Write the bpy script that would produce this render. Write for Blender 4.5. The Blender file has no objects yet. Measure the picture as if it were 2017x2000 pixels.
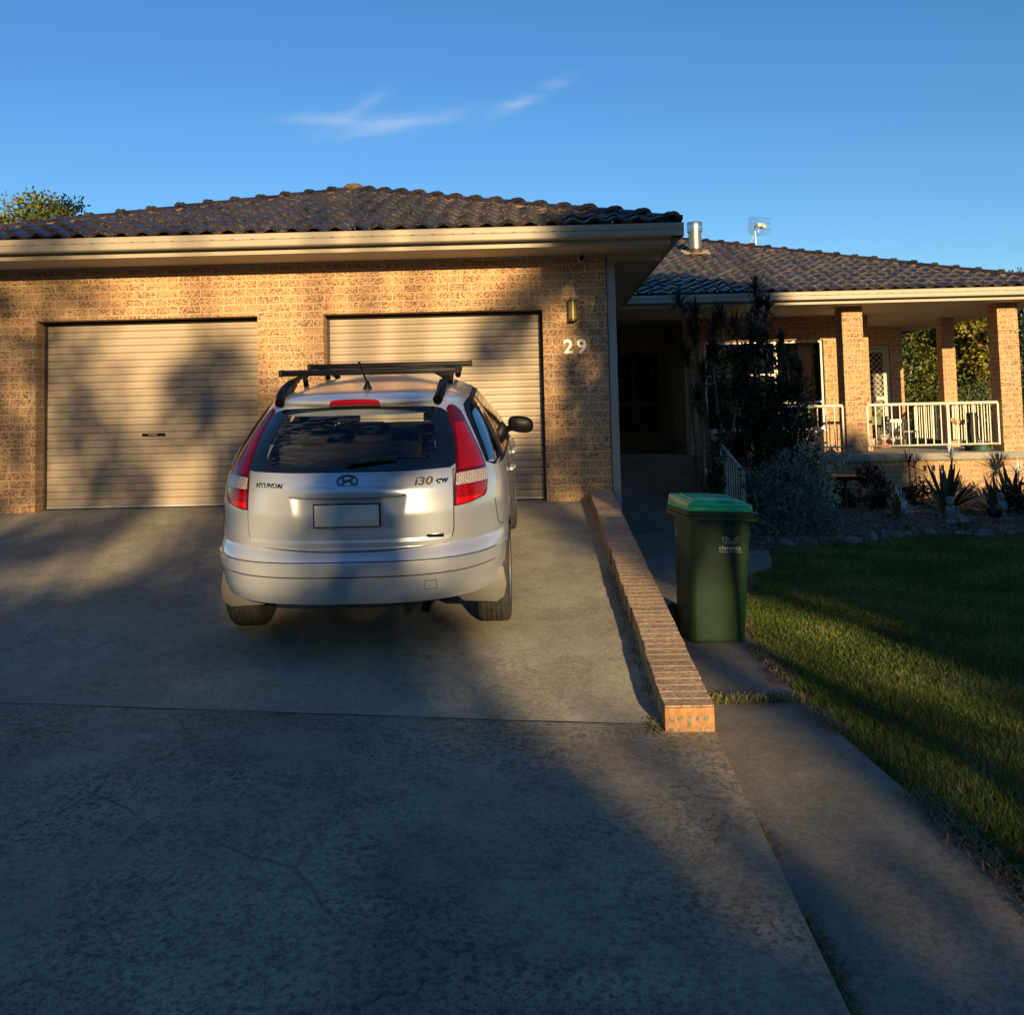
import bpy, bmesh, math, random
import numpy as np
from mathutils import Vector, Matrix
random.seed(7); rng = np.random.default_rng(7)
R = math.radians
S = bpy.context.scene
COL = S.collection

# ------------------------------------------------------------------ camera
CAM = Vector((0, 0, 1.75))
pitch, yaw, roll, cyp, fpx = 0.06469206, -0.01828236, -0.02292748, 698.86, 1933.66
cp, sp, cw, sw = math.cos(pitch), math.sin(pitch), math.cos(yaw), math.sin(yaw)
fw = Vector((sw*cp, cw*cp, sp)); rt = Vector((cw, -sw, 0)); upv = rt.cross(fw)
r_ = rt*math.cos(roll)+upv*math.sin(roll); u_ = -rt*math.sin(roll)+upv*math.cos(roll)
cd = bpy.data.cameras.new('camera'); cam = bpy.data.objects.new('camera', cd); COL.objects.link(cam)
M = Matrix((r_, u_, -fw)).transposed().to_4x4(); M.translation = CAM; cam.matrix_world = M
cd.sensor_fit = 'HORIZONTAL'; cd.sensor_width = 36; cd.lens = fpx/2017*36
cd.shift_y = -(1000-cyp)/2017; cd.clip_start = .05; cd.clip_end = 3000
S.camera = cam

# ------------------------------------------------------------------ sky, sun, exposure
SUN_EL, SUN_AZ = 11.3, 13.0          # sun low behind the camera, a little to its right
SKY_STRENGTH, SUN_STRENGTH = 0.088, 5.0
w = bpy.data.worlds.new("World"); S.world = w; w.use_nodes = True
nt = w.node_tree; nt.nodes.clear()
def N(t, **k):
    n = nt.nodes.new(t)
    for a, b in k.items(): setattr(n, a, b)
    return n
sky = N('ShaderNodeTexSky', sky_type='NISHITA'); sky.sun_disc = False
sky.sun_elevation = R(SUN_EL); sky.sun_rotation = R(180-SUN_AZ)
sky.air_density = 1.0; sky.dust_density = 0.0; sky.ozone_density = 3.0; sky.altitude = 0
bg = N('ShaderNodeBackground'); bg.inputs['Strength'].default_value = SKY_STRENGTH
outw = N('ShaderNodeOutputWorld')
tc = N('ShaderNodeTexCoord'); sx = N('ShaderNodeSeparateXYZ'); nt.links.new(tc.outputs['Generated'], sx.inputs[0])
def MT(op, a, b=None, c=None, clamp=False):
    n = nt.nodes.new('ShaderNodeMath'); n.operation = op; n.use_clamp = clamp
    for i, v in enumerate((a, b, c)):
        if v is None: continue
        if isinstance(v, (int, float)): n.inputs[i].default_value = v
        else: nt.links.new(v, n.inputs[i])
    return n.outputs[0]
ys = MT('MAXIMUM', sx.outputs[1], .05)
cu = MT('DIVIDE', sx.outputs[0], ys); cv = MT('DIVIDE', sx.outputs[2], ys)
cmb = N('ShaderNodeCombineXYZ'); nt.links.new(cu, cmb.inputs[0]); nt.links.new(cv, cmb.inputs[1])
mpn = N('ShaderNodeMapping'); mpn.inputs['Rotation'].default_value = (0, 0, R(-22)); mpn.inputs['Scale'].default_value = (9, 42, 1)
nt.links.new(cmb.outputs[0], mpn.inputs[0])
nz = N('ShaderNodeTexNoise'); nz.inputs['Scale'].default_value = 1.0; nz.inputs['Detail'].default_value = 6; nz.inputs['Roughness'].default_value = .6; nz.inputs['Distortion'].default_value = .5
nt.links.new(mpn.outputs[0], nz.inputs[0])
tot = None
for (a, b, L, W, ang, amp) in [(-.135, .308, .062, .010, 9, 1.15), (-.205, .316, .052, .007, -3, .95), (-.168, .328, .035, .007, 30, .6), (-.075, .314, .03, .006, 14, .3), (.002, .330, .050, .007, 25, 1.0), (-.03, .322, .02, .005, 22, .25)]:
    ca, sa = math.cos(R(ang)), math.sin(R(ang))
    du = MT('SUBTRACT', cu, a); dv = MT('SUBTRACT', cv, b)
    p = MT('DIVIDE', MT('ADD', MT('MULTIPLY', du, ca), MT('MULTIPLY', dv, sa)), L)
    q = MT('DIVIDE', MT('SUBTRACT', MT('MULTIPLY', dv, ca), MT('MULTIPLY', du, sa)), W)
    d2 = MT('ADD', MT('MULTIPLY', p, p), MT('MULTIPLY', q, q))
    e = MT('MULTIPLY', MT('POWER', 2.718, MT('MULTIPLY', d2, -1.2)), amp)
    tot = e if tot is None else MT('ADD', tot, e)
cm = MT('MULTIPLY', MT('MULTIPLY', tot, MT('SUBTRACT', MT('MULTIPLY', nz.outputs[0], 2.6), .75, clamp=True)), .25, clamp=True)
mxc = N('ShaderNodeMix', data_type='RGBA'); nt.links.new(cm, mxc.inputs[0])
hsv = N('ShaderNodeHueSaturation'); hsv.inputs['Saturation'].default_value = 1.17; hsv.inputs['Value'].default_value = 1.0; nt.links.new(sky.outputs[0], hsv.inputs['Color']); tnt = N('ShaderNodeMix', data_type='RGBA', blend_type='MULTIPLY'); tnt.inputs[0].default_value = 1; tnt.inputs[7].default_value = (.95, 1.07, 1.19, 1); nt.links.new(hsv.outputs[0], tnt.inputs[6]); nt.links.new(tnt.outputs[2], mxc.inputs[6]); mxc.inputs[7].default_value = (6.5, 6.6, 7.2, 1)
nt.links.new(mxc.outputs[2], bg.inputs[0]); nt.links.new(bg.outputs[0], outw.inputs[0])

sd = bpy.data.lights.new('sun', 'SUN'); sd.energy = SUN_STRENGTH; sd.angle = R(.5); sd.color = (1, .71, .36)
sun = bpy.data.objects.new('sun', sd); COL.objects.link(sun)
SD = Vector((-math.sin(R(SUN_AZ))*math.cos(R(SUN_EL)), math.cos(R(SUN_AZ))*math.cos(R(SUN_EL)), -math.sin(R(SUN_EL))))
sun.rotation_euler = SD.to_track_quat('-Z', 'Y').to_euler()
sun.location = (5, -20, 12)
S.view_settings.view_transform = 'Standard'; S.view_settings.look = 'None'
S.view_settings.exposure = 0.62; S.view_settings.gamma = 1; S.view_settings.use_curve_mapping = False

# ------------------------------------------------------------------ materials
def mat(name, base=(.5, .5, .5), rough=.6, metal=0.0, coat=0.0, spec=.5, alpha=None):
    m = bpy.data.materials.new(name); m.use_nodes = True
    b = m.node_tree.nodes['Principled BSDF']
    b.inputs['Base Color'].default_value = (*base, 1); b.inputs['Roughness'].default_value = rough
    b.inputs['Metallic'].default_value = metal; b.inputs['Coat Weight'].default_value = coat
    b.inputs['Specular IOR Level'].default_value = spec
    return m
class G:
    """small node helper for one material"""
    def __init__(s, m): s.m = m; s.t = m.node_tree; s.b = s.t.nodes['Principled BSDF']; s._c = None
    def n(s, t, **k):
        x = s.t.nodes.new(t)
        for a, b in k.items(): setattr(x, a, b)
        return x
    def l(s, a, b): s.t.links.new(a, b)
    @property
    def pos(s):
        if s._c is None: s._c = s.n('ShaderNodeNewGeometry').outputs['Position']
        return s._c
    def obj(s): return s.n('ShaderNodeTexCoord').outputs['Object']
    def math(s, op, a, b=None, clamp=False):
        x = s.n('ShaderNodeMath', operation=op, use_clamp=clamp)
        for i, v in enumerate((a, b)):
            if v is None: continue
            if isinstance(v, (int, float)): x.inputs[i].default_value = v
            else: s.l(v, x.inputs[i])
        return x.outputs[0]
    def map(s, v, scale=(1, 1, 1), rot=(0, 0, 0), loc=(0, 0, 0)):
        x = s.n('ShaderNodeMapping'); x.inputs['Scale'].default_value = scale; x.inputs['Rotation'].default_value = rot; x.inputs['Location'].default_value = loc
        s.l(v, x.inputs[0]); return x.outputs[0]
    def noise(s, v, scale, detail=4, rough=.55, dist=0):
        x = s.n('ShaderNodeTexNoise'); x.inputs['Scale'].default_value = scale; x.inputs['Detail'].default_value = detail
        x.inputs['Roughness'].default_value = rough; x.inputs['Distortion'].default_value = dist
        if v is not None: s.l(v, x.inputs['Vector'])
        return x.outputs[0]
    def ramp(s, f, pts):
        x = s.n('ShaderNodeValToRGB'); e = x.color_ramp.elements
        while len(e) < len(pts): e.new(.5)
        for i, (p, c) in enumerate(pts):
            e[i].position = p; e[i].color = (c, c, c, 1) if isinstance(c, (int, float)) else (*c, 1)
        s.l(f, x.inputs[0]); return x.outputs[0]
    def mix(s, f, a, b, mode='MIX'):
        x = s.n('ShaderNodeMix', data_type='RGBA', blend_type=mode)
        for i, v in ((0, f), (6, a), (7, b)):
            if isinstance(v, (int, float)): x.inputs[i].default_value = v if i == 0 else (v, v, v, 1)
            elif isinstance(v, tuple): x.inputs[i].default_value = (*v, 1)
            else: s.l(v, x.inputs[i])
        return x.outputs[2]
    def col(s, v): s.l(v, s.b.inputs['Base Color'])
    def rgh(s, v): s.l(v, s.b.inputs['Roughness'])
    def bump(s, h, strength=.5, dist=.01):
        x = s.n('ShaderNodeBump'); x.inputs['Strength'].default_value = strength; x.inputs['Distance'].default_value = dist
        s.l(h, x.inputs['Height']); s.l(x.outputs[0], s.b.inputs['Normal']); return x

def brick_mat(name, light=(.57, .385, .205), dark=(.085, .040, .025), mort=(.66, .51, .33), header=False, spots=1.0):
    m = mat(name, rough=.85); g = G(m)
    geo = g.n('ShaderNodeNewGeometry'); sp_ = g.n('ShaderNodeSeparateXYZ'); g.l(geo.outputs['Position'], sp_.inputs[0])
    sn = g.n('ShaderNodeSeparateXYZ'); g.l(geo.outputs['Normal'], sn.inputs[0])
    ax = g.math('GREATER_THAN', g.math('ABSOLUTE', sn.outputs[0]), .6)
    u = g.math('ADD', g.math('MULTIPLY', ax, sp_.outputs[1]), g.math('MULTIPLY', g.math('SUBTRACT', 1, ax), sp_.outputs[0]))
    c = g.n('ShaderNodeCombineXYZ'); g.l(u, c.inputs[0]); g.l(g.math('SUBTRACT', sp_.outputs[2], .009), c.inputs[1])
    br = g.n('ShaderNodeTexBrick'); br.offset = .5
    br.inputs['Scale'].default_value = 1; br.inputs['Brick Width'].default_value = .24; br.inputs['Row Height'].default_value = .086
    br.inputs['Mortar Size'].default_value = .0055; br.inputs['Mortar Smooth'].default_value = .15; br.inputs['Bias'].default_value = 0
    br.inputs['Color1'].default_value = (.35, .35, .35, 1); br.inputs['Color2'].default_value = (.75, .75, .75, 1)
    g.l(c.outputs[0], br.inputs[0])
    tone = br.outputs['Color']
    sc = g.map(g.pos, (1, 1, 1.35))
    n1 = g.noise(sc, 46, 4, .62, .3); n2 = g.noise(sc, 5, 3)
    thr = g.math('ADD', n1, g.math('MULTIPLY', g.math('SUBTRACT', n2, .5), .18))
    thr = g.math('ADD', thr, g.math('MULTIPLY', g.math('SUBTRACT', g.ramp(tone, [(0, 0), (1, 1)]), .5), .12))
    spot = g.ramp(thr, [(.520, 0), (.565, 1)])
    tint = g.mix(tone, tuple(x*k for x, k in zip(light, (.80, .70, .66))), tuple(min(1, x*1.22) for x in light))
    nn = g.noise(g.pos, 2.2, 2); tint = g.mix(g.ramp(nn, [(.35, 0), (.65, 1)]), tint, (light[0]*1.0, light[1]*.88, light[2]*.80))
    spc = g.mix(g.noise(g.pos, 70, 2), dark, tuple(x*2.3 for x in dark))
    bc = g.mix(g.math('MULTIPLY', spot, .86*spots), tint, spc)
    fin = g.mix(br.outputs['Fac'], bc, mort); g.col(fin)
    h = g.math('SUBTRACT', g.math('MULTIPLY', g.noise(g.pos, 120, 3), .25), g.math('ADD', g.math('MULTIPLY', br.outputs['Fac'], .9), g.math('MULTIPLY', spot, .18)))
    g.bump(h, .75, .006)
    return m
M_brick = brick_mat('speckled_tan_brick')

def concrete_mat(name, c1, c2, stain, sc=1.0, big=.5, pit=.35, crack=0):
    m = mat(name, rough=.9); g = G(m); p = g.pos
    a = g.noise(p, 1.1*sc, 6, .62, .6); b = g.noise(g.map(p, (1, .55, 1)), 3.4*sc, 8, .7)
    f = g.math('ADD', g.math('MULTIPLY', a, .62), g.math('MULTIPLY', b, .38))
    col = g.mix(g.ramp(f, [(.40, 0), (.60, 1)]), c1, c2)
    sp = g.noise(p, 60, 4, .7); spk = g.ramp(sp, [(.56, 0), (.66, 1)]); pits = g.math('MULTIPLY', g.ramp(g.noise(p, 38, 7, .82), [(.50, 0), (.57, 1)]), g.ramp(g.noise(p, 2.2, 3), [(.35, .25), (.6, 1)]))
    col = g.mix(g.math('MULTIPLY', spk, .55), col, stain); col = g.mix(g.math('MULTIPLY', pits, pit), col, stain)
    blotch = g.ramp(g.noise(p, 9, 9, .78, .4), [(.50, 0), (.60, 1)]); col = g.mix(g.math('MULTIPLY', blotch, big), col, stain)
    lt = g.ramp(g.noise(p, 130, 2, .6), [(.66, 0), (.74, 1)]); col = g.mix(g.math('MULTIPLY', lt, .5), col, tuple(min(1, x*2.2) for x in c2))
    g.col(col)
    crk = g.n('ShaderNodeTexVoronoi', feature='DISTANCE_TO_EDGE'); crk.inputs['Scale'].default_value = .42; wv = g.n('ShaderNodeMix', data_type='VECTOR'); wv.inputs[0].default_value = .16; g.l(p, wv.inputs[4]); nzc = g.n('ShaderNodeTexNoise'); nzc.inputs['Scale'].default_value = 2.5; nzc.inputs['Detail'].default_value = 8; g.l(p, nzc.inputs[0]); g.l(nzc.outputs['Color'], wv.inputs[5]); g.l(wv.outputs[1], crk.inputs['Vector'])
    cl_ = g.math('MULTIPLY', g.ramp(crk.outputs['Distance'], [(.0, 1), (.0035, 0)]), g.ramp(g.noise(p, .9, 2), [(.52, 0), (.60, .8*crack)])); col = g.mix(cl_, col, tuple(x*.4 for x in stain)); g.col(col)
    h = g.math('SUBTRACT', g.math('ADD', g.math('MULTIPLY', g.noise(p, 90, 5, .7), .6), g.math('MULTIPLY', g.noise(p, 9, 4), .8)), g.math('MULTIPLY', pits, .5)); g.bump(h, .55, .006)
    return m
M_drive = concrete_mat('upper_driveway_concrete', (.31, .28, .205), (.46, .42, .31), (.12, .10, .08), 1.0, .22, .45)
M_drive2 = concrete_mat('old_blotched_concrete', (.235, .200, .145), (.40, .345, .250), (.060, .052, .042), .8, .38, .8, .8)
M_path = concrete_mat('path_concrete', (.18, .160, .120), (.28, .250, .190), (.07, .06, .046), 1.0, .25, .4)
M_slab = concrete_mat('deck_concrete', (.30, .29, .26), (.42, .40, .34), (.2, .19, .17), 1.0, .2)
# pale circular stain marks on the lower slab: a worn patch with its own outline
g = G(M_drive2); p = g.pos; sxyz = g.n('ShaderNodeSeparateXYZ'); g.l(p, sxyz.inputs[0])
old = g.b.inputs['Base Color'].links[0].from_socket; tot_ = None
for (x, y, rx, ry) in [(-1.16, 4.62, .28, .19), (-1.95, 4.62, .17, .14), (-1.5, 4.67, .1, .07), (-3.25, 4.0, .5, .2), (-.2, 3.9, .7, .16), (-.9, 2.9, .45, .2)]:
    dx = g.math('DIVIDE', g.math('SUBTRACT', sxyz.outputs[0], x), rx); dy = g.math('DIVIDE', g.math('SUBTRACT', sxyz.outputs[1], y), ry)
    d = g.math('ADD', g.math('MULTIPLY', dx, dx), g.math('MULTIPLY', dy, dy))
    d = g.math('ADD', d, g.math('MULTIPLY', g.math('SUBTRACT', g.noise(p, 7, 4), .5), 2.0))
    e = g.ramp(d, [(.30, .48), (1.15, 0)])
    if y < 4.5: e = g.math('MULTIPLY', e, .45)
    tot_ = e if tot_ is None else g.math('MAXIMUM', tot_, e)
tot_ = g.math('MULTIPLY', tot_, g.ramp(g.noise(p, 75, 8, .8), [(.42, 1), (.56, .1)]))
g.col(g.mix(tot_, old, (.42, .40, .36)))

def schlick(g, f0=.04, k=4):
    lw_ = g.n('ShaderNodeLayerWeight'); lw_.inputs[0].default_value = .5; return g.math('ADD', g.math('MULTIPLY', g.math('POWER', lw_.outputs['Facing'], k), 1-f0), f0)
def noisy(name, c1, c2, scale=6, rough=.6, metal=0, bump=0, bs=80, coat=0, detail=4):
    m = mat(name, rough=rough, metal=metal, coat=coat); g = G(m)
    g.col(g.mix(g.ramp(g.noise(g.pos, scale, detail), [(.35, 0), (.65, 1)]), c1, c2))
    if bump: g.bump(g.noise(g.pos, bs, 4), bump, .005)
    return m
M_cream = noisy('cream_painted_metal', (.37, .325, .245), (.42, .37, .28), 1.5, .5)
M_soffit = noisy('cream_soffit_board', (.46, .40, .31), (.50, .44, .34), 1.0, .7)
M_door = noisy('beige_roller_door', (.43, .355, .27), (.47, .39, .30), .8, .45)
M_white = noisy('white_powdercoat', (.72, .70, .64), (.78, .76, .70), 2, .4)
M_rail = noisy('cream_rail_paint', (.66, .62, .50), (.72, .68, .56), 3, .4)
M_alu = mat('grey_aluminium', (.45, .46, .47), .35, .8)
M_galv = mat('bright_flue_steel', (.62, .62, .60), .28, .95)
M_flue = mat('tarnished_flue_steel', (.42, .38, .26), .38, .9)
M_black = mat('black_plastic', (.004, .004, .005), .42, spec=.15)
M_blackrub = mat('black_rubber', (.012, .012, .012), .75)
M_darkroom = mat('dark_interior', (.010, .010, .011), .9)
M_downpipe = noisy('grey_downpipe', (.36, .36, .33), (.42, .41, .37), 2, .45)
M_brickend = noisy('orange_brick_core', (.33, .155, .065), (.44, .24, .11), 30, .85, bump=.8)
M_mortar = noisy('grey_mortar_plug', (.13, .12, .095), (.30, .28, .22), 60, .9, bump=.6)
M_bedmort = noisy('ridge_mortar', (.10, .055, .035), (.27, .17, .095), 9, .95, bump=1.0, bs=50)
M_brasslamp = mat('brass_lamp_glass', (.38, .30, .10), .35, .3)
M_bronze = mat('bronze_metal', (.16, .13, .07), .45, .7)
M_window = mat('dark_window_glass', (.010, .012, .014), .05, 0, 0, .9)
M_curtain = noisy('cream_curtain', (.75, .73, .62), (.82, .80, .70), 5, .9)

def coping_mat():
    m = mat('weathered_coping_brick', rough=.9); g = G(m); p = g.pos
    oi = g.n('ShaderNodeAttribute', attribute_name='tone')
    base = g.mix(oi.outputs['Fac'], (.46, .31, .18), (.62, .44, .26))
    f = g.noise(g.map(p, (1, 2.2, 1)), 42, 6, .72, .2)
    col = g.mix(g.ramp(f, [(.44, 0), (.58, .85)]), base, (.13, .075, .05))
    moss = g.ramp(g.noise(p, 3.0, 4, .6), [(.52, 0), (.68, .55)]); col = g.mix(moss, col, (.10, .09, .075))
    g.col(col); g.bump(f, .6, .003); return m
M_coping = coping_mat()
M_copmort = noisy('pale_joint_mortar', (.62, .46, .28), (.72, .56, .36), 30, .9, bump=.6)

def tile_mat(name, warm):
    m = mat(name, rough=.3); g = G(m); p = g.pos
    a = g.noise(p, 14, 8, .75); b = g.noise(p, 1.6, 3); c = g.noise(p, 46, 5, .7)
    body = g.mix(g.ramp(g.noise(p, 3.1, 2), [(.35, 0), (.65, 1)]), (.016, .014, .016), (.040, .029, .026))
    lich = g.math('MULTIPLY', g.ramp(c, [(.53, 0), (.62, 1)]), g.ramp(g.math('ADD', g.math('MULTIPLY', a, .5), g.math('MULTIPLY', b, .5)), [(.46 - warm, 0), (.58 - warm, 1)]))
    col = g.mix(g.math('MULTIPLY', lich, .7), body, (.21, .175, .11))
    col = g.mix(g.math('MULTIPLY', g.ramp(a, [(.56, 0), (.68, 1)]), .4), col, (.12, .075, .045))
    g.col(col); g.rgh(g.math('ADD', g.math('MULTIPLY', lich, .5), g.math('ADD', .13, g.math('MULTIPLY', a, .25))))
    g.bump(g.math('ADD', c, lich), .35, .004); return m
M_tile = tile_mat('dark_glazed_roof_tile', .02)
M_cap = tile_mat('ridge_cap_tile', -.02)

def leaf_mat(name, a, b, rough=.5, trans=.25):
    m = mat(name, rough=rough); g = G(m)
    at = g.n('ShaderNodeAttribute', attribute_name='tone'); col = g.mix(at.outputs['Fac'], a, b); g.col(col)
    tr = g.n('ShaderNodeBsdfTranslucent'); g.l(col, tr.inputs[0]); mx = g.n('ShaderNodeMixShader'); mx.inputs[0].default_value = trans
    g.l(g.b.outputs[0], mx.inputs[1]); g.l(tr.outputs[0], mx.inputs[2]); g.l(mx.outputs[0], g.t.nodes['Material Output'].inputs[0]); return m
M_grass = leaf_mat('lawn_blade', (.030, .058, .010), (.15, .165, .042), .6, .3)
g = G(M_grass); mixn = g.b.inputs['Base Color'].links[0].from_node; atn = [n_ for n_ in g.t.nodes if n_.type == 'ATTRIBUTE'][0]
rc_ = g.ramp(atn.outputs['Fac'], [(0, (.026, .066, .010)), (.45, (.085, .145, .020)), (.8, (.23, .26, .050)), (.97, (.46, .40, .19))]); g.col(rc_)
for l_ in list(mixn.outputs[2].links): g.l(rc_, l_.to_socket)
M_drygrass = leaf_mat('dry_grass', (.10, .075, .035), (.30, .23, .12), .7, .2)
M_leafdark = leaf_mat('dark_glossy_leaf', (.012, .022, .010), (.035, .055, .02), .4, .15)
M_cord = leaf_mat('dark_cordyline_leaf', (.014, .020, .014), (.035, .045, .025), .45, .12)
M_red = leaf_mat('bronze_red_cordyline_leaf', (.06, .03, .02), (.20, .09, .05), .45, .2)
M_silver = leaf_mat('silver_grey_leaf', (.09, .12, .11), (.22, .27, .24), .6, .12)
M_variegated = leaf_mat('cream_edged_leaf', (.30, .34, .18), (.75, .74, .52), .5, .2)
M_croton = leaf_mat('purple_green_leaf', (.03, .025, .018), (.12, .05, .04), .4, .12)
M_agave = leaf_mat('broad_grey_green_leaf', (.03, .045, .028), (.09, .11, .055), .5, .12)
M_limeleaf = leaf_mat('lime_strap_leaf', (.06, .09, .03), (.14, .17, .05), .5, .2)
M_tree = leaf_mat('olive_tree_leaf', (.07, .10, .018), (.26, .27, .06), .55, .35)
M_treeyel = leaf_mat('sunlit_yellow_tree_leaf', (.16, .15, .02), (.36, .31, .05), .55, .3)
M_treedk = leaf_mat('dark_evergreen_leaf', (.02, .035, .012), (.065, .085, .028), .5, .2)
M_bark = noisy('grey_bark', (.16, .13, .10), (.28, .24, .19), 12, .9, bump=.7, bs=30)
M_stem = noisy('pale_plant_stem', (.20, .18, .14), (.34, .30, .24), 20, .8, bump=.4)
M_soil = noisy('lawn_soil', (.030, .035, .012), (.075, .075, .028), 9, .95, bump=.8, bs=50)
M_mulch = noisy('bark_mulch', (.05, .035, .025), (.20, .15, .11), 45, .95, bump=1.0, bs=70, detail=6)
M_rock = noisy('pale_garden_rock', (.09, .083, .075), (.24, .22, .19), 11, .9, bump=.9, bs=24)
M_statue = noisy('weathered_white_stone', (.17, .165, .15), (.36, .34, .30), 18, .85, bump=.6, bs=60)

# ------------------------------------------------------------------ mesh helpers
class MB:
    def __init__(s): s.v = []; s.f = []; s.mi = []
    def add(s, vs, fs, mi=0):
        o = len(s.v); s.v += [tuple(x) for x in vs]; s.f += [tuple(i+o for i in f) for f in fs]; s.mi += [mi]*len(fs); return s
    def box(s, x0, x1, y0, y1, z0, z1, mi=0):
        return s.add([(x0, y0, z0), (x1, y0, z0), (x1, y1, z0), (x0, y1, z0), (x0, y0, z1), (x1, y0, z1), (x1, y1, z1), (x0, y1, z1)],
                     [(0, 3, 2, 1), (4, 5, 6, 7), (0, 1, 5, 4), (1, 2, 6, 5), (2, 3, 7, 6), (3, 0, 4, 7)], mi)
    def tube(s, pts, rad, n=8, caps=True, mi=0):
        pts = [Vector(p) for p in pts]; rads = rad if isinstance(rad, (list, tuple)) else [rad]*len(pts)
        vs = []; up = None
        for i, p in enumerate(pts):
            d = (pts[min(i+1, len(pts)-1)]-pts[max(i-1, 0)]).normalized()
            if up is None: up = Vector((0, 0, 1)) if abs(d.z) < .9 else Vector((0, 1, 0))
            a = d.cross(up).normalized(); up = a.cross(d).normalized()
            for k in range(n):
                t = 2*math.pi*k/n; vs.append(p+a*math.cos(t)*rads[i]+up*math.sin(t)*rads[i])
        fs = [(i*n+k, i*n+(k+1) % n, (i+1)*n+(k+1) % n, (i+1)*n+k) for i in range(len(pts)-1) for k in range(n)]
        if caps: fs += [tuple(range(n))[::-1], tuple((len(pts)-1)*n+k for k in range(n))]
        return s.add(vs, fs, mi)
    def lathe(s, prof, n=24, c=(0, 0, 0), axis='Z', mi=0, close=False):
        vs = []
        for (r, h) in prof:
            for k in range(n):
                t = 2*math.pi*k/n; a, b = r*math.cos(t), r*math.sin(t)
                p = (a, b, h) if axis == 'Z' else ((h, a, b) if axis == 'X' else (a, h, b))
                vs.append((p[0]+c[0], p[1]+c[1], p[2]+c[2]))
        m_ = len(prof); fs = []
        for i in range(m_ if close else m_-1):
            j = (i+1) % m_
            for k in range(n): fs.append((i*n+k, i*n+(k+1) % n, j*n+(k+1) % n, j*n+k))
        return s.add(vs, fs, mi)
    def prism(s, poly, y0, y1, plane='XZ', mi=0):
        n = len(poly)
        def P(p, d): return (p[0], d, p[1]) if plane == 'XZ' else ((d, p[0], p[1]) if plane == 'YZ' else (p[0], p[1], d))
        return s.add([P(p, y0) for p in poly]+[P(p, y1) for p in poly], [tuple(range(n)), tuple(range(n, 2*n))[::-1]]+[(i, (i+1) % n, n+(i+1) % n, n+i) for i in range(n)], mi)
    def grid(s, nu, nv, fn, mi=0, closeu=False):
        vs = [fn(i, j) for j in range(nv) for i in range(nu)]
        fs = [(j*nu+i, j*nu+(i+1) % nu, (j+1)*nu+(i+1) % nu, (j+1)*nu+i) for j in range(nv-1) for i in range(nu if closeu else nu-1)]
        return s.add(vs, fs, mi)
    def build(s, name, m, parent=None, smooth=None, bevel=0, loc=None):
        me = bpy.data.meshes.new(name); me.from_pydata(s.v, [], s.f); me.validate()
        for x in (m if isinstance(m, (list, tuple)) else [m]): me.materials.append(x)
        if len(me.polygons) == len(s.mi): me.polygons.foreach_set('material_index', s.mi)
        bm = bmesh.new(); bm.from_mesh(me); bmesh.ops.recalc_face_normals(bm, faces=bm.faces)
        if bevel:
            ed = [e for e in bm.edges if len(e.link_faces) == 2 and e.calc_face_angle(0) > .6]
            bmesh.ops.bevel(bm, geom=ed, offset=bevel, segments=2, affect='EDGES', clamp_overlap=True, profile=.6)
        bm.to_mesh(me); bm.free()
        if smooth is not None or bevel:
            me.polygons.foreach_set('use_smooth', [True]*len(me.polygons)); me.set_sharp_from_angle(angle=R(smooth or 40))
        o = bpy.data.objects.new(name, me); COL.objects.link(o)
        if parent: o.parent = parent
        if loc: o.location = loc
        return o
def np_obj(name, verts, faces, m, parent=None, tone=None, smooth=False):
    """verts (n,3) float, faces (k,q) int; tone = one value per face"""
    verts = np.asarray(verts, np.float32); faces = np.asarray(faces, np.int32)
    me = bpy.data.meshes.new(name); me.vertices.add(len(verts)); me.vertices.foreach_set('co', verts.ravel())
    q = faces.shape[1]; me.loops.add(faces.size); me.loops.foreach_set('vertex_index', faces.ravel())
    me.polygons.add(len(faces)); me.polygons.foreach_set('loop_start', np.arange(len(faces), dtype=np.int32)*q)
    me.polygons.foreach_set('loop_total', np.full(len(faces), q, np.int32))
    if tone is not None:
        a = me.attributes.new('tone', 'FLOAT', 'FACE'); a.data.foreach_set('value', np.asarray(tone, np.float32))
    me.update(); me.validate(); me.materials.append(m)
    me.polygons.foreach_set('use_smooth', [bool(smooth)]*len(me.polygons))
    o = bpy.data.objects.new(name, me); COL.objects.link(o)
    if parent: o.parent = parent
    return o
def tag(o, label=None, cat=None, group=None, kind=None):
    if label: o['label'] = label
    if cat: o['category'] = cat
    if group: o['group'] = group
    if kind: o['kind'] = kind
    return o
def thing(name, loc, label, cat, group=None, rz=0, rx=0):
    o = bpy.data.objects.new(name, None); COL.objects.link(o); o.location = loc; o.rotation_euler = (rx, 0, rz); o.empty_display_size = .2
    return tag(o, label, cat, group)
def copy_tree(o, parent=None):
    c = o.copy(); COL.objects.link(c); c.parent = parent
    for ch in list(o.children): copy_tree(ch, c)
    return c
def text_mesh(name, body, size, m, parent=None, loc=(0, 0, 0), extrude=.002, offset=0, rot=(R(90), 0, 0), space=1.0, shear=0, sx=1.0, align='LEFT'):
    c = bpy.data.curves.new(name, 'FONT'); c.body = body; c.size = size; c.extrude = extrude; c.offset = offset; c.space_character = space; c.shear = shear; c.align_x = align
    o = bpy.data.objects.new(name+'_src', c); COL.objects.link(o)
    dg = bpy.context.evaluated_depsgraph_get(); me = bpy.data.meshes.new_from_object(o.evaluated_get(dg))
    bpy.data.objects.remove(o, do_unlink=True)
    me.materials.clear(); me.materials.append(m)
    ob = bpy.data.objects.new(name, me); COL.objects.link(ob); ob.rotation_euler = rot; ob.location = loc; ob.scale = (sx, 1, 1)
    if parent: ob.parent = parent
    return ob

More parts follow.
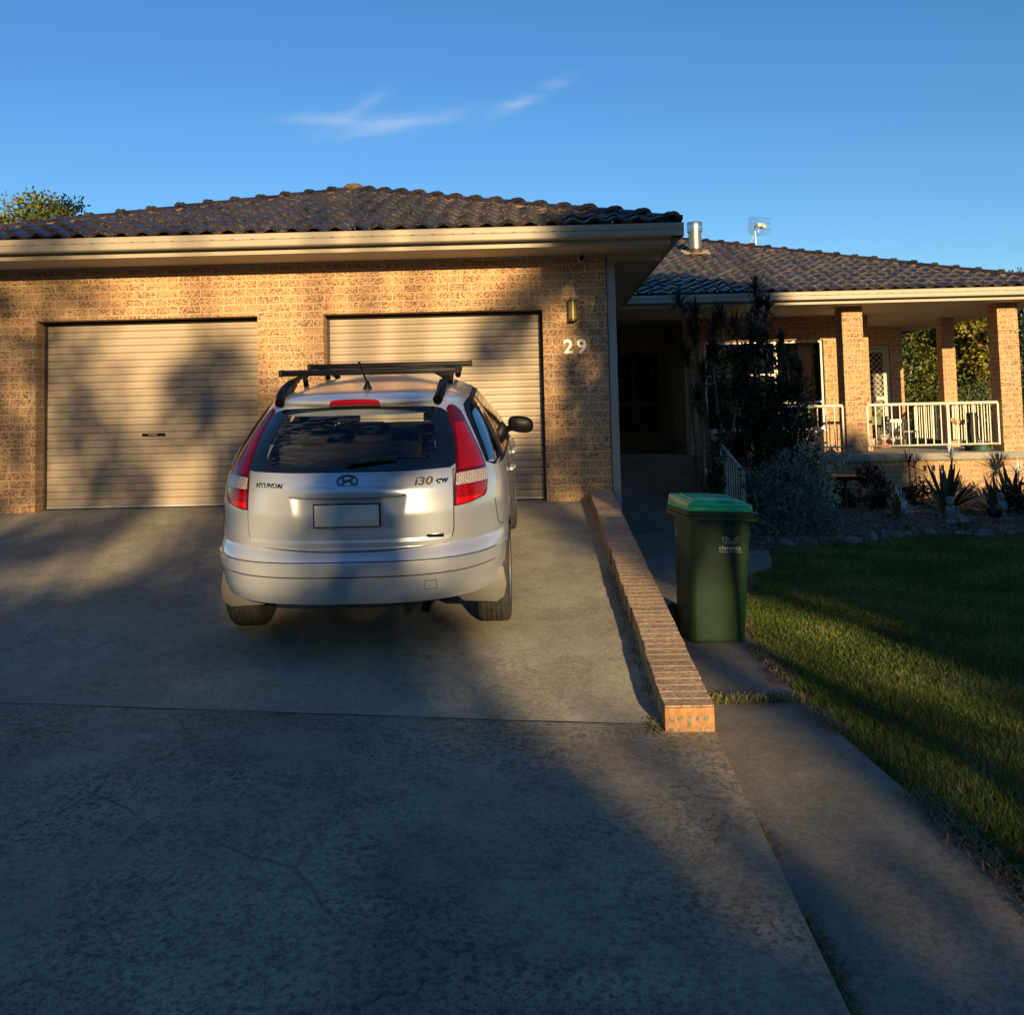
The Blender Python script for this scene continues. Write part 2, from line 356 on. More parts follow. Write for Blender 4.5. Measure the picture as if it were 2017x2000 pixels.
# leaves: random oriented leaf quads round given points
def leaf_quads(P, L, W, droop=None, dirs=None, jitter=1.0):
    n = len(P); L = np.broadcast_to(L, n)[:, None]; W = np.broadcast_to(W, n)[:, None]
    if dirs is None: dirs = rng.normal(size=(n, 3))
    else: dirs = dirs + rng.normal(size=(n, 3))*jitter
    d = dirs/np.linalg.norm(dirs, axis=1, keepdims=True)
    t = np.cross(d, rng.normal(size=(n, 3))); t /= np.linalg.norm(t, axis=1, keepdims=True)
    a = P; b = P+d*L*.5+t*W*.5; c = P+d*L; e = P+d*L*.5-t*W*.5
    V = np.stack([a, b, c, e], 1).reshape(-1, 3); F = np.arange(n*4).reshape(-1, 4); return V, F
def blob_points(n, c, r, shell=.35):
    d = rng.normal(size=(n, 3)); d /= np.linalg.norm(d, axis=1, keepdims=True)
    rad = shell+(1-shell)*rng.random((n, 1))**.6
    return np.array(c)+d*rad*np.array(r), d

# ------------------------------------------------------------------ ground, driveway, path, lawn
def struct(o): return tag(o, kind='structure')
def dz_up(y): return .288+.1036*(y-4.64)
def dz_lo(y): return .284+.066*(y-4.70)
def joint_y(x): return 4.70-.125*(x-.55)
b = MB(); gx = [-400, -60, -20, -9.5, 14, 40, 120, 400]; gy = [-400, -60, -8, 0, 30, 60, 150, 600]
b.grid(len(gx), len(gy), lambda i, j: (gx[i], gy[j], -.35 if gy[j] < -1 else -.12))
struct(b.build('ground', M_soil))
b = MB()  # upper slab, reaching the roller doors
xs = np.linspace(-9.4, .59, 12); 
b.grid(12, 2, lambda i, j: (xs[i], 10.58 if j else joint_y(xs[i])+.012, dz_up(10.3)+.012 if j else dz_up(joint_y(xs[i]))))
b.v = []; b.f = []; b.mi = []
rows = lambda x: [joint_y(x)+.009, joint_y(x)+.012, 6.5, 8.5, 10.28, 10.60]
zz = lambda x, k: [-.2, 0, dz_up(6.5), dz_up(8.5), dz_up(10.28), dz_up(10.28)+.01][k] if k > 1 else (dz_up(joint_y(x)) - (.16 if k == 0 else 0))
b.grid(12, 6, lambda i, j: (xs[i], rows(xs[i])[j], zz(xs[i], j)))
b.v = [(x, y, z) for x, y, z in b.v]
b.add([(.59, joint_y(.59), dz_up(4.7)), (.59, 10.3, dz_up(10.3)), (.59, 10.3, -.1), (.59, 4.7, -.1)], [(0, 1, 2, 3)])
struct(b.build('driveway', M_drive))
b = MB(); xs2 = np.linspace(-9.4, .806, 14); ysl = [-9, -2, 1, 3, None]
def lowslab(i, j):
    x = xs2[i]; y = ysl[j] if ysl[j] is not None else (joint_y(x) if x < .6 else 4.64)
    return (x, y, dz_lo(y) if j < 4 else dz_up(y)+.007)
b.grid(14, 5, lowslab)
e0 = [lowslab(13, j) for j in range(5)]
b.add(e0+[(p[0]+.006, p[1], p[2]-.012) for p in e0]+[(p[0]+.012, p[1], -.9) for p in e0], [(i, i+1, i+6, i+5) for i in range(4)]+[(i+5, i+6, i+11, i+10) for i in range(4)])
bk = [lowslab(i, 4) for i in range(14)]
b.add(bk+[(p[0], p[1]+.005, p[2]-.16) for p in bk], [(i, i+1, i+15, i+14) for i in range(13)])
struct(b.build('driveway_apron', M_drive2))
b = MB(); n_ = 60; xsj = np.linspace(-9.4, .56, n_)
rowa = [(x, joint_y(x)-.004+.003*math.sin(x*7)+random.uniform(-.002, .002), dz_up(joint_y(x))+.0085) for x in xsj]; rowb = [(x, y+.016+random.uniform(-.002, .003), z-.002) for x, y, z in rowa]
b.add(rowa+rowb, [(i, i+1, n_+i+1, n_+i) for i in range(n_-1)]); struct(b.build('driveway_joint', mat('joint_shade_strip', (.02, .018, .016), .9)))  # dark strip laid over the joint to stand for its shaded groove
# path: left edge against kerb and retaining wall, curved right edge
def path_z(y): return .197 if y > 4.6 else .197+.062*(y-4.6)
EDGE = [(-9, 1.9), (0, 1.72), (2.5, 1.66), (3.4, 1.60), (3.9, 1.56), (4.6, 1.46), (5.5, 1.42), (6.4, 1.44), (7.4, 1.52), (8.6, 1.76), (9.5, 2.02), (10.1, 2.38), (10.7, 2.55), (12.2, 2.76), (13.4, 2.80)]
def edge_x(y): return float(np.interp(y, [e[0] for e in EDGE], [e[1] for e in EDGE]))
ysp = [-9, -4, 0, 1.5, 2.5, 3.2, 3.8, 4.4, 4.9, 5.405]; 
def strip(ys_, z, x0=.80):
    b = MB(); b.grid(2, len(ys_), lambda i, j: (x0 if i == 0 else edge_x(ys_[j]), ys_[j], z(ys_[j])))
    lo = [(edge_x(y), y, z(y)) for y in ys_]; b.add(lo+[(p[0]+.004, p[1], p[2]-.15) for p in lo], [(i, i+1, len(ys_)+i+1, len(ys_)+i) for i in range(len(ys_)-1)])
    for y in (ys_[0], ys_[-1]): b.add([(x0, y, z(y)), (edge_x(y), y, z(y)), (edge_x(y), y, z(y)-.12), (x0, y, z(y)-.12)], [(0, 1, 2, 3)])
    return b
b = strip(ysp, path_z)
for seg in ([5.435, 6, 6.5, 7, 7.5, 8, 8.4, 8.8, 9.2, 9.6, 9.9, 10.2, 10.5, 11, 11.6, 12.24], [12.255, 12.8, 13.4]):
    s_ = strip(seg, path_z); b.add(s_.v, s_.f)
struct(b.build('path', M_path))
b = MB(); b.grid(2, 3, lambda i, j: ((.83, 2.80)[i], (13.4, 17.3, 17.31)[j], (.197, 1.030, 1.0)[j])); b.add([(2.8, 13.4, .197), (2.8, 17.3, 1.03), (2.8, 17.3, -.1), (2.8, 13.4, -.1)], [(0, 1, 2, 3)])
struct(b.build('ramp', M_path))
def lawn_z(x, y): return path_z(y)-.022+.012*math.sin(x*1.3+y*.7)
def bed_y(x): return float(np.interp(x, [2.2, 2.8, 3.4, 3.9, 4.4, 4.9, 5.6, 6.5, 7.5, 9, 12], [10.6, 11.6, 11.75, 11.95, 12.35, 12.5, 12.2, 12.1, 12.3, 12.6, 13]))
b = MB(); ly = [-9, 0, 2, 3, 4, 5, 6, 7, 8, 9, 10, 11, 12, 13, 14, 15, 15.98]
lx = [0, .3, .8, 1.5, 2.5, 4, 6, 9, 14, 30]
b.grid(len(lx), len(ly), lambda i, j: (edge_x(ly[j])+.0 + lx[i], ly[j], lawn_z(edge_x(ly[j])+lx[i], ly[j])-.008))
struct(b.build('lawn', M_soil))
# garden bed with mulch
b = MB(); bx = np.linspace(2.45, 12, 40)
b.grid(40, 10, lambda i, j: (bx[i], bed_y(bx[i])+(15.99-bed_y(bx[i]))*j/9, lawn_z(bx[i], 12)+.02+.10*math.sin(min(1, j/5)*math.pi/2)+random.uniform(-.012, .012)))
struct(b.build('garden_bed', M_mulch, smooth=60))
# bark chips: too many to count
n = 9000; X = rng.uniform(2.5, 9, n); Yb = np.array([bed_y(x) for x in X]); Y = Yb+rng.random(n)**1.4*3.2
P = np.stack([X, Y, np.full(n, .27)+rng.uniform(0, .04, n)], 1); P[:, 2] -= np.clip(.08-(Y-Yb)*.08, 0, .1)
V, F = leaf_quads(P, rng.uniform(.03, .09, n), rng.uniform(.01, .03, n), dirs=np.tile([1, 0, 0.], (n, 1)), jitter=.8)
M_chip = leaf_mat('bark_chip', (.06, .045, .035), (.30, .24, .19), .9, 0)
tag(np_obj('mulch_chips', V, F, M_chip, tone=rng.random(n)), kind='stuff')

# grass
def grass(name, n, yr, hr, wr, m=M_grass, xr=9.0, power=1.0, xk=.56):
    Y = yr[0]+(yr[1]-yr[0])*rng.random(n)**power
    ex = np.interp(Y, [e[0] for e in EDGE], [e[1] for e in EDGE]); X = ex+.01+(np.minimum(xr, Y*xk+.6)-ex)*rng.random(n)
    by = np.interp(X, [2.2, 2.8, 3.4, 3.9, 4.4, 4.9, 5.6, 6.5, 7.5, 9, 12], [10.6, 11.6, 11.75, 11.95, 12.35, 12.5, 12.2, 12.1, 12.3, 12.6, 13])
    k = Y < by+.05; X, Y = X[k], Y[k]; n = len(X)
    Z = np.where(Y > 4.6, .197, .197+.062*(Y-4.6))-.032+.012*np.sin(X*1.3+Y*.7)
    cl = .5+.5*np.sin(X*3.1+np.sin(Y*2.3)*2)*np.sin(Y*2.7+1.3*np.sin(X*1.9)); 
    h = rng.uniform(*hr, n)*(.75+.5*cl); wd = rng.uniform(*wr, n); a = rng.uniform(0, 2*np.pi, n); lean = rng.uniform(.1, .9, n)*h
    b0 = rng.uniform(0, 2*np.pi, n); dx, dy = np.cos(a)*wd/2, np.sin(a)*wd/2; lx_, ly_ = np.cos(b0)*lean, np.sin(b0)*lean
    v = np.stack([np.stack([X-dx, Y-dy, Z], 1), np.stack([X+dx, Y+dy, Z], 1), np.stack([X+lx_*.45+dx*.7, Y+ly_*.45+dy*.7, Z+h*.6], 1), np.stack([X+lx_*.45-dx*.7, Y+ly_*.45-dy*.7, Z+h*.6], 1), np.stack([X+lx_, Y+ly_, Z+h], 1)], 1).reshape(-1, 3)
    i = np.arange(n)*5; f1 = np.stack([i, i+1, i+2], 1); f2 = np.stack([i, i+2, i+3], 1); f3 = np.stack([i+3, i+2, i+4], 1)
    t = np.clip(rng.random(n)*.7+.3*cl, 0, 1)
    return v, np.concatenate([f1, f2, f3]), np.tile(t, 3)
parts = [grass('g', 95000, (2.4, 5.6), (.025, .055), (.003, .0055)), grass('g', 90000, (5.2, 8.5), (.025, .05), (.005, .009)), grass('g', 80000, (8, 12.6), (.03, .05), (.008, .014)), grass('g', 70000, (1.5, 12.8), (.03, .055), (.008, .014), xr=10.5, xk=2.2)]
off = 0; VV = []; FF = []; TT = []
for v, f, t in parts: VV.append(v); FF.append(f+off); TT.append(t); off += len(v)
tag(np_obj('grass', np.concatenate(VV), np.concatenate(FF), M_grass, tone=np.concatenate(TT)), kind='stuff')
# dry runners and clippings along the path edge, the kerb foot and the path joint
def wisps(pts, n, spread, L, h, z):
    V = []; F = []; T = []
    for k in range(n):
        p = pts[random.randrange(len(pts))]; x = p[0]+random.gauss(0, spread); y = p[1]+random.gauss(0, spread*1.5)
        a = random.uniform(0, 6.28); l = random.uniform(*L); hh = random.uniform(0, h); w_ = random.uniform(.0015, .0035); z0 = z(x, y)
        d = Vector((math.cos(a), math.sin(a), 0)); s_ = Vector((-d.y, d.x, 0))*w_; q0 = Vector((x, y, z0)); q1 = q0+d*l*.5+Vector((0, 0, hh)); q2 = q0+d*l+s_*random.uniform(-9, 9)+Vector((0, 0, hh*.2))
        i = len(V); V += [q0-s_, q0+s_, q1+s_, q1-s_, q2+s_*.3, q2-s_*.3]; F += [(i, i+1, i+2, i+3), (i+3, i+2, i+4, i+5)]; T += [random.random()]*2
    return V, F, T
ep = [(edge_x(y)+.0, y) for y in np.linspace(2.6, 9.5, 150)]
ep = [p for p in ep if math.sin(p[1]*5.3)+math.sin(p[1]*2.1+1) > -.3]
V, F, T = wisps(ep, 2300, .03, (.02, .11), .03, lambda x, y: path_z(y)+.003)
tag(np_obj('dry_grass_edging', [tuple(v) for v in V], F, M_drygrass, tone=T), kind='stuff')
kp = [(.83, y) for y in list(np.linspace(2.5, 3.3, 40))+list(np.linspace(3.7, 3.9, 6))]
V, F, T = wisps(kp, 700, .018, (.02, .07), .025, lambda x, y: path_z(y)+.003)
tag(np_obj('kerb_foot_litter', [tuple(v) for v in V], F, M_drygrass, tone=T), kind='stuff')
jp = [(x, 5.42) for x in np.linspace(.9, 1.42, 60)]
V, F, T = wisps(jp, 420, .012, (.02, .07), .05, lambda x, y: path_z(y)+.002)
V2, F2, T2 = wisps([(.56, y) for y in np.linspace(4.6, 7.5, 60)]+[(.53, 4.66)]*12, 260, .012, (.02, .08), .03, lambda x, y: dz_up(y)+.003)
k = len(V); V += V2; F += [tuple(i+k for i in f) for f in F2]; T += T2
tag(np_obj('joint_weeds', [tuple(v) for v in V], F, leaf_mat('joint_weed', (.06, .08, .02), (.28, .25, .10), .6, .2), tone=T), kind='stuff')
# a few dead leaves on the slabs
dl = [(1.95, 3.45, 0), (2.2, 4.1, 1), (2.6, 4.9, 2), (1.1, 2.7, 3), (2.9, 5.6, 4), (1.75, 3.02, 5)]
for (x, y, k) in dl:
    zl = path_z(y)+.03 if x > edge_x(y) else path_z(y)+.004
    b = MB(); a = k*1.1; L = .045
    b.grid(5, 3, lambda i, j: (x+math.cos(a)*(i-2)*L/2-math.sin(a)*(j-1)*L*.3*(1-abs(i-2)/2.2), y+math.sin(a)*(i-2)*L/2+math.cos(a)*(j-1)*L*.3*(1-abs(i-2)/2.2), zl+.004*abs(j-1)+.003*(i-2)**2*.3))
    o = b.build('dead_leaf', noisy('dead_leaf_tan', (.40, .22, .12), (.55, .36, .2), 30, .7), smooth=60)
    tag(o, ['pale tan dead leaf curled on the lit grass near the path edge', 'tan dead leaf lying flat in the lawn just behind the first one', 'dead leaf in the lawn on the shadow stripe', 'small dead leaf on the bare concrete path', 'dead leaf furthest back on the lit strip of lawn', 'pinkish dead leaf where path edge meets the right frame edge'][k], 'leaf', 'dead leaves dropped on lawn and path')

# ------------------------------------------------------------------ brick kerb wall beside the driveway
wallo = thing('brick_kerb_wall', (.7, 4.64, .28), 'low sloping brick kerb wall with bricks on edge between driveway and path', 'wall')
def wl(o):   # parent while keeping world coordinates
    o.parent = wallo; o.location = (-.7, -4.64, -.28); return o
pitchb = (10.28-4.64)/66
me_v = []; me_f = []; tones = []; mb = MB(); mm = MB()
for k in range(66):
    y0 = 4.64+k*pitchb; y1 = y0+pitchb-.011; j = random.uniform(-.004, .004); jz = random.uniform(-.0005, .0005)
    x0, x1 = .582+j+(.006 if (k//9) % 2 else 0), .808+j
    zb0, zb1 = dz_up(y0)-.03, dz_up(y1)-.03; zt0, zt1 = .408+.1045*(y0-4.64)+jz, .408+.1045*(y1-4.64)+jz
    i = len(me_v); 
    me_v += [(x0, y0, zb0), (x1, y0, zb0), (x1, y1, zb1), (x0, y1, zb1), (x0, y0, zt0), (x1, y0, zt0), (x1, y1, zt1), (x0, y1, zt1)]
    me_f += [tuple(q+i for q in f) for f in [(0, 3, 2, 1), (4, 5, 6, 7), (0, 1, 5, 4), (1, 2, 6, 5), (2, 3, 7, 6), (3, 0, 4, 7)]]; tones += [random.random()]*6
    if k: # mortar between
        ym0, ym1 = y0-.011, y0; mm.add([(x0+.003, ym0, zb0), (x1-.003, ym0, zb0), (x1-.003, ym1, zb0), (x0+.003, ym1, zb0), (x0+.003, ym0, zt0-.0020), (x1-.003, ym0, zt0-.0020), (x1-.003, ym1, zt0-.0008), (x0+.003, ym1, zt0-.0008)], [(4, 5, 6, 7), (1, 2, 6, 5), (3, 0, 4, 7)])
o = wl(np_obj('brick_coping', me_v, me_f, M_coping, tone=tones))
wl(mm.build('joint_mortar', M_copmort))
b = MB(); b.add([(.60, 4.66, -.05), (.80, 4.66, -.05), (.80, 10.28, -.05), (.60, 10.28, -.05), (.60, 4.66, dz_up(4.66)-.031), (.80, 4.66, dz_up(4.66)-.031), (.80, 10.28, dz_up(10.28)-.031), (.60, 10.28, dz_up(10.28)-.031)], [(0, 1, 5, 4), (1, 2, 6, 5), (2, 3, 7, 6), (3, 0, 4, 7), (4, 5, 6, 7)])
wl(b.build('wall_base', M_brick))
# bare end brick with its mortar-filled core holes
b = MB(); b.box(.580, .806, 4.624, 4.639, .262, .402); wl(b.build('end_brick_face', M_brickend, bevel=.004))
b = MB()
for hx in (.613, .650, .735, .772):
    for hz in (.300, .352):
        b.lathe([(0, 0), (.0125, 0), (.0135, .004)], 14, (hx, 4.6215, hz), 'Y')
b.box(.684, .701, 4.6205, 4.6235, .315, .362)
wl(b.build('core_hole_plug', M_mortar))

# ------------------------------------------------------------------ the house
house = thing('brick_house', (0, 10.3, .88), 'single-storey speckled tan brick house with dark tiled hip roofs, double garage and veranda', 'house')
HO = Vector((0, 10.3, .88))
def hp(o, parent=None):
    o.parent = parent or house
    o.location = (-HO if not parent else Vector((0, 0, 0)))+Vector(o.location)
    return o
YW = 10.3; ZB = .60; ZS = 3.45; HEAD = 2.895
b = MB()
b.box(-6.1, -5.241, YW, YW+.24, ZB, HEAD); b.box(-2.877, -2.176, YW, YW+.24, ZB, HEAD); b.box(.142, .822, YW, YW+.24, ZB, HEAD)
b.box(-6.1, .822, YW, YW+.24, HEAD, 3.62)
b.box(.582, .822, YW+.24, 19.8, -.1, 3.62); b.box(-6.1, -5.86, YW+.24, 19.8, -.1, 3.62)
hp(b.build('garage_wall', M_brick))
# roller doors
def roller(x0, x1, handle):
    prof = []; z = .915; k = 0; 
    while z < 2.90:
        prof += [(0, z), (-.0105, z+.007), (-.012, z+.026), (-.0075, z+.034), (-.012, z+.042), (-.0105, z+.066), (0, z+.071), (.006, z+.0745)]; z += .078
    b = MB(); y = YW+.215
    for i in range(len(prof)-1):
        (d0, z0), (d1, z1) = prof[i], prof[i+1]
        b.add([(x0+.004, y+d0, z0), (x1-.004, y+d0, z0), (x1-.004, y+d1, z1), (x0+.004, y+d1, z1)], [(0, 1, 2, 3)])
    d = hp(b.build('roller_door', M_door))
    b = MB(); b.box(x0+.004, x1-.004, y-.018, y+.01, .893, .916); hp(b.build('bottom_rail', mat('pale_bottom_rail', (.58, .60, .60), .35, .3)), d)
    b = MB(); b.box(x0+.004, x1-.004, y-.010, y+.01, .884, .8925); hp(b.build('rubber_seal', M_blackrub), d)
    if handle:
        cx = (x0+x1)/2; zc = 1.66
        b = MB(); b.box(cx-.125, cx+.125, y-.020, y-.008, zc-.016, zc+.016); h = hp(b.build('handle', M_black), d)
        b = MB(); b.box(cx-.055, cx+.04, y-.026, y-.020, zc-.008, zc+.008); b.box(-.012+cx, .012+cx, y-.03, y-.026, zc-.006, zc+.006); o = b.build('lock_bar', M_alu); o.parent = d; 
    return d
roller(-5.241, -2.877, True); roller(-2.176, .142, False)
b = MB()
for x in (-5.241, -2.877-.03, -2.176, .142-.03): b.box(x+.002, x+.028, YW+.19, YW+.201, .89, HEAD)
for x0, x1 in ((-5.239, -2.879), (-2.174, .140)): b.box(x0, x1, YW+.165, YW+.225, HEAD-.035, HEAD-.002); 
hp(b.build('door_track', mat('dark_door_track', (.03, .028, .025), .5)))
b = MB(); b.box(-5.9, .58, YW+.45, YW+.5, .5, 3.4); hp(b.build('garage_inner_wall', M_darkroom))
b = MB(); b.box(-6, .582, YW+.241, YW+.44, .86, .885); hp(b.build('garage_threshold', M_path))

def gutter_profile():   # quad gutter, seen from outside (y outward negative, z)
    return [(0, .0), (-.105, .0), (-.115, .010), (-.115, .06), (-.108, .068), (-.115, .076), (-.115, .118), (-.109, .132), (-.100, .126), (-.100, .012), (-.004, .012), (0, .05)]
def gutter_x(x0, x1, y, z, name='gutter'):
    b = MB(); b.prism([(y+p[0], z+p[1]) for p in gutter_profile()], x0, x1, 'YZ'); b.box(x0+.001, x0+.006, y-.114, y-.002, z+.001, z+.12); b.box(x1-.006, x1-.001, y-.114, y-.002, z+.001, z+.12)
    for k in range(int((x1-x0)/.2)-1): b.box(x0+.15+k*.2, x0+.185+k*.2, y-.1172, y-.1135, z+.074, z+.0775, mi=1)
    return hp(b.build(name, [M_cream, M_darkroom]))
def gutter_y(y0, y1, x, z, name='gutter'):
    b = MB(); b.prism([(x-p[0], z+p[1]) for p in gutter_profile()], y0, y1, 'XZ'); b.box(x+.002, x+.114, y0+.001, y0+.006, z+.001, z+.12); return hp(b.build(name, M_cream))
YG, ZG = 9.725, 3.512
XR = 1.43
gutter_x(-6.7, XR+.118, YG, ZG); gutter_y(YG-.10, 15.52, XR+.002, ZG)
b = MB(); b.box(-6.7, XR-.001, YG+.002, YG+.022, 3.452, 3.64); b.box(XR-.022, XR-.002, YG+.023, 15.55, 3.452, 3.64); hp(b.build('fascia', M_cream))
b = MB(); b.box(-6.7, .83, YG+.023, YW-.001, 3.452, 3.462); b.box(.831, XR-.023, YG+.023, 15.6, 3.452, 3.462); hp(b.build('soffit', M_soffit))
b = MB(); b.box(.84, XR-.03, YW-.05, YW-.01, 3.375, 3.4515); b.box(-6.0, .81, YW-.025, YW-.001, 3.425, 3.4515); hp(b.build('eave_trim', M_cream))
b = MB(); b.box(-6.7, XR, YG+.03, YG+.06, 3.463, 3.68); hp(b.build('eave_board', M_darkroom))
# hip roofs of profiled tiles
TANP = .338; SL = math.atan(TANP)
def tiles(origin, udir, vdir, ulen, vlen, clips, name):
    """udir along eave, vdir horizontal up-slope"""
    o = Vector(origin); ud = Vector(udir); vd = Vector(vdir); sl = (vd*math.cos(SL)+Vector((0, 0, 1))*math.sin(SL)).normalized(); nn = ud.cross(sl).normalized()
    if nn.z < 0: nn = -nn
    PU = .215; EX = .315; nu = int(ulen/PU*8)+1; nr = int(vlen/math.cos(SL)/EX)+1
    prof = [.010, .024, .031, .024, .006, -.006, -.009, -.002]
    bm = bmesh.new()
    for r in range(nr):
        jr = random.uniform(-.003, .003); lines = []
        for (t, lift) in ((0, .0), (0.0, .030), (.06, .034), (1.0, .0)):
            vs = []
            for i in range(nu):
                ti = (i//8); h = prof[i % 8]; jt = math.sin(ti*12.9+r*78.2)*43758.5; jt = (jt-math.floor(jt)-.5)
                s_ = (r+t)*EX+jr + (jt*.012 if t < .5 else 0); vs.append(bm.verts.new(o+ud*(i*PU/8)+sl*s_+nn*(h*(1.0)+lift*(1+jt*.4))))
            lines.append(vs)
        for a in range(3):
            for i in range(nu-1): bm.faces.new((lines[a][i], lines[a][i+1], lines[a+1][i+1], lines[a+1][i]))
    for (pc, pn) in clips:
        bmesh.ops.bisect_plane(bm, geom=bm.verts[:]+bm.edges[:]+bm.faces[:], plane_co=Vector(pc), plane_no=Vector(pn), clear_outer=True)
    for f in bm.faces: f.smooth = True
    me = bpy.data.meshes.new(name); bm.to_mesh(me); bm.free(); me.set_sharp_from_angle(angle=R(38)); me.materials.append(M_tile)
    ob = bpy.data.objects.new(name, me); COL.objects.link(ob); return hp(ob)
ZE = 3.655; GY0 = 9.63; GX1 = 1.53; HW = 3.95; GXc = GX1-HW; GX0 = GX1-2*HW
tiles((GX0-.1, GY0, ZE), (1, 0, 0), (0, 1, 0), 2*HW+.3, HW+.1, [((GX1, GY0, 0), (1, 1, 0)), ((GX0, GY0, 0), (-1, 1, 0))], 'roof_tiles')
tiles((GX1, GY0, ZE), (0, 1, 0), (-1, 0, 0), 12.5, HW+.05, [((GX1, GY0, 0), (-1, -1, 0)), ((GXc, 0, 0), (-1, 0, 0))], 'roof_tiles')
tiles((GX0, GY0, ZE), (0, 1, 0), (1, 0, 0), 12.5, HW+.05, [((GX0, GY0, 0), (1, -1, 0)), ((GXc, 0, 0), (1, 0, 0))], 'roof_tiles')
WY0 = 15.52; WX1 = 8.72; WH = 6.0
tiles((-.5, WY0, ZE), (1, 0, 0), (0, 1, 0), WX1+.6, WH+.1, [((WX1, WY0, 0), (1, 1, 0)), ((0, WY0+WH, 0), (0, 1, 0))], 'roof_tiles')
tiles((WX1, WY0, ZE), (0, 1, 0), (-1, 0, 0), 12, WH+.1, [((WX1, WY0, 0), (-1, -1, 0)), ((WX1, WY0+2*WH, 0), (-1, 1, 0))], 'roof_tiles')
# caps along hips and ridges
def caps(p0, p1, name='ridge_capping', L=.37):
    p0, p1 = Vector(p0), Vector(p1); d = (p1-p0); n = int(d.length/L); L = d.length/n; d.normalize(); a = d.cross(Vector((0, 0, 1))).normalized(); u = a.cross(d).normalized()
    b = MB(); m2s = {-1: MB(), 1: MB()}
    for k in range(n):
        q = p0+d*(k*L); j = random.uniform(-.006, .006)
        # cap: flared collar at its lower end
        st = [(-.02, .118, .012), (.035, .122, .016), (.05, .108, .004), (L*.6, .106, .0), (L+.02, .100, -.006)]
        for si in range(len(st)-1):
            s0, r0, h0 = st[si]; s1, r1, h1 = st[si+1]; nn = 9; vs = []
            for (s_, r0_, h_) in ((s0, r0, h0), (s1, r1, h1)):
                for m_ in range(nn):
                    t = math.pi*(m_/(nn-1)); vs.append(q+d*s_+a*math.cos(t)*r0_*1.05+u*(math.sin(t)*r0_*.72+h_+j-.012))
            b.add(vs, [(i, i+1, nn+i+1, nn+i) for i in range(nn-1)])
        nn = 9; vs = [q+d*-.02+a*math.cos(math.pi*m_/8)*.134+u*(math.sin(math.pi*m_/8)*.094+.006+j) for m_ in range(nn)]+[q+d*-.02+a*math.cos(math.pi*m_/8)*.10+u*(math.sin(math.pi*m_/8)*.06+.0+j) for m_ in range(nn)]
        b.add(vs, [(i, i+1, nn+i+1, nn+i) for i in range(nn-1)])
        for sgn in (-1, 1):
            for m_ in range(4):
                s0 = L*m_/4; s1 = L*(m_+1)/4; o1 = random.uniform(.125, .16); dz_ = random.uniform(-.045, -.025)
                m2s[sgn].add([q+d*s0+a*sgn*.10+u*.012, q+d*s1+a*sgn*.10+u*.012, q+d*s1+a*sgn*.150+u*-.035, q+d*s0+a*sgn*o1+u*dz_], [(0, 1, 2, 3)])
    o = hp(b.build(name, M_cap, smooth=50)); 
    for m2 in m2s.values(): m = hp(m2.build('capping_mortar', M_bedmort), o); m.location = (0, 0, 0)
    return o
dzr = HW*TANP
caps((GX1-.08, GY0+.08, ZE+.03), (GXc, GY0+HW, ZE+dzr)); caps((GX0+.08, GY0+.08, ZE+.03), (GXc, GY0+HW, ZE+dzr)); caps((GXc, GY0+HW+.1, ZE+dzr+.02), (GXc, 21, ZE+dzr+.02))
b = MB(); b.lathe([(0, .085), (.10, .07), (.16, .02), (.17, -.03)], 14, (GXc, GY0+HW, ZE+dzr+.02)); hp(b.build('apex_cap', M_bedmort, smooth=60))
caps((WX1-.08, WY0+.08, ZE+.03), (WX1-WH, WY0+WH, ZE+WH*TANP)); caps((WX1-WH, WY0+WH, ZE+WH*TANP), (-1, WY0+WH, ZE+WH*TANP))
# wing eaves
gutter_x(XR+.122, 8.60, 15.63, ZG)
b = MB(); b.box(.83, 8.58, 15.632, 15.652, 3.452, 3.64); b.box(8.56, 8.58, 15.653, 21.5, 3.452, 3.64); hp(b.build('fascia', M_cream))
gutter_y(15.53, 21.5, 8.585, ZG)
b = MB(); b.box(.83, 8.55, 15.66, 15.69, 3.463, 3.70); b.box(8.52, 8.55, 15.70, 27.4, 3.463, 3.70); hp(b.build('eave_board', M_darkroom))
b = MB(); b.box(.83, 8.559, 15.653, 17.6, 3.452, 3.462); b.box(.83, 8.559, 17.6, 20.6, 3.4525, 3.4622); b.box(7.7, 8.559, 20.6, 21.5, 3.4522, 3.462); hp(b.build('veranda_ceiling', M_soffit))
# veranda slab, base wall, walls
b = MB(); b.box(2.82, 8.02, 15.93, 20.3, .925, 1.035); b.box(.83, 2.819, 17.311, 20.3, .925, 1.033); hp(b.build('veranda_slab', M_slab, bevel=.006))
b = MB(); b.box(2.86, 7.98, 16.0, 16.24, -.1, .9245); b.box(7.74, 7.98, 16.241, 20.3, -.1, .9245); hp(b.build('veranda_base_wall', M_brick))
for k in range(4): b = MB(); b.box(6.285+k*.14, 6.325+k*.14, 15.985, 15.999, .755, .843); hp(b.build('weep_vent', M_darkroom))
b = MB(); yw = 17.6
b.box(2.76, 3.12, yw, yw+.24, 1.03, 3.45); b.box(5.245, 6.045, yw, yw+.24, 1.03, 3.45); b.box(3.12, 5.245, yw, yw+.24, 3.03, 3.45); b.box(3.12, 5.245, yw, yw+.24, 1.03, 1.43)
b.box(2.76, 3.0, yw+.24, 20.0, 1.03, 3.45); b.box(5.805, 6.045, yw+.24, 20.54, 1.03, 3.45)
b.box(6.045, 6.38, 20.3, 20.54, 1.03, 3.45); b.box(7.40, 7.66, 20.3, 20.54, 1.03, 3.45); b.box(6.38, 7.40, 20.3, 20.54, 3.08, 3.45)
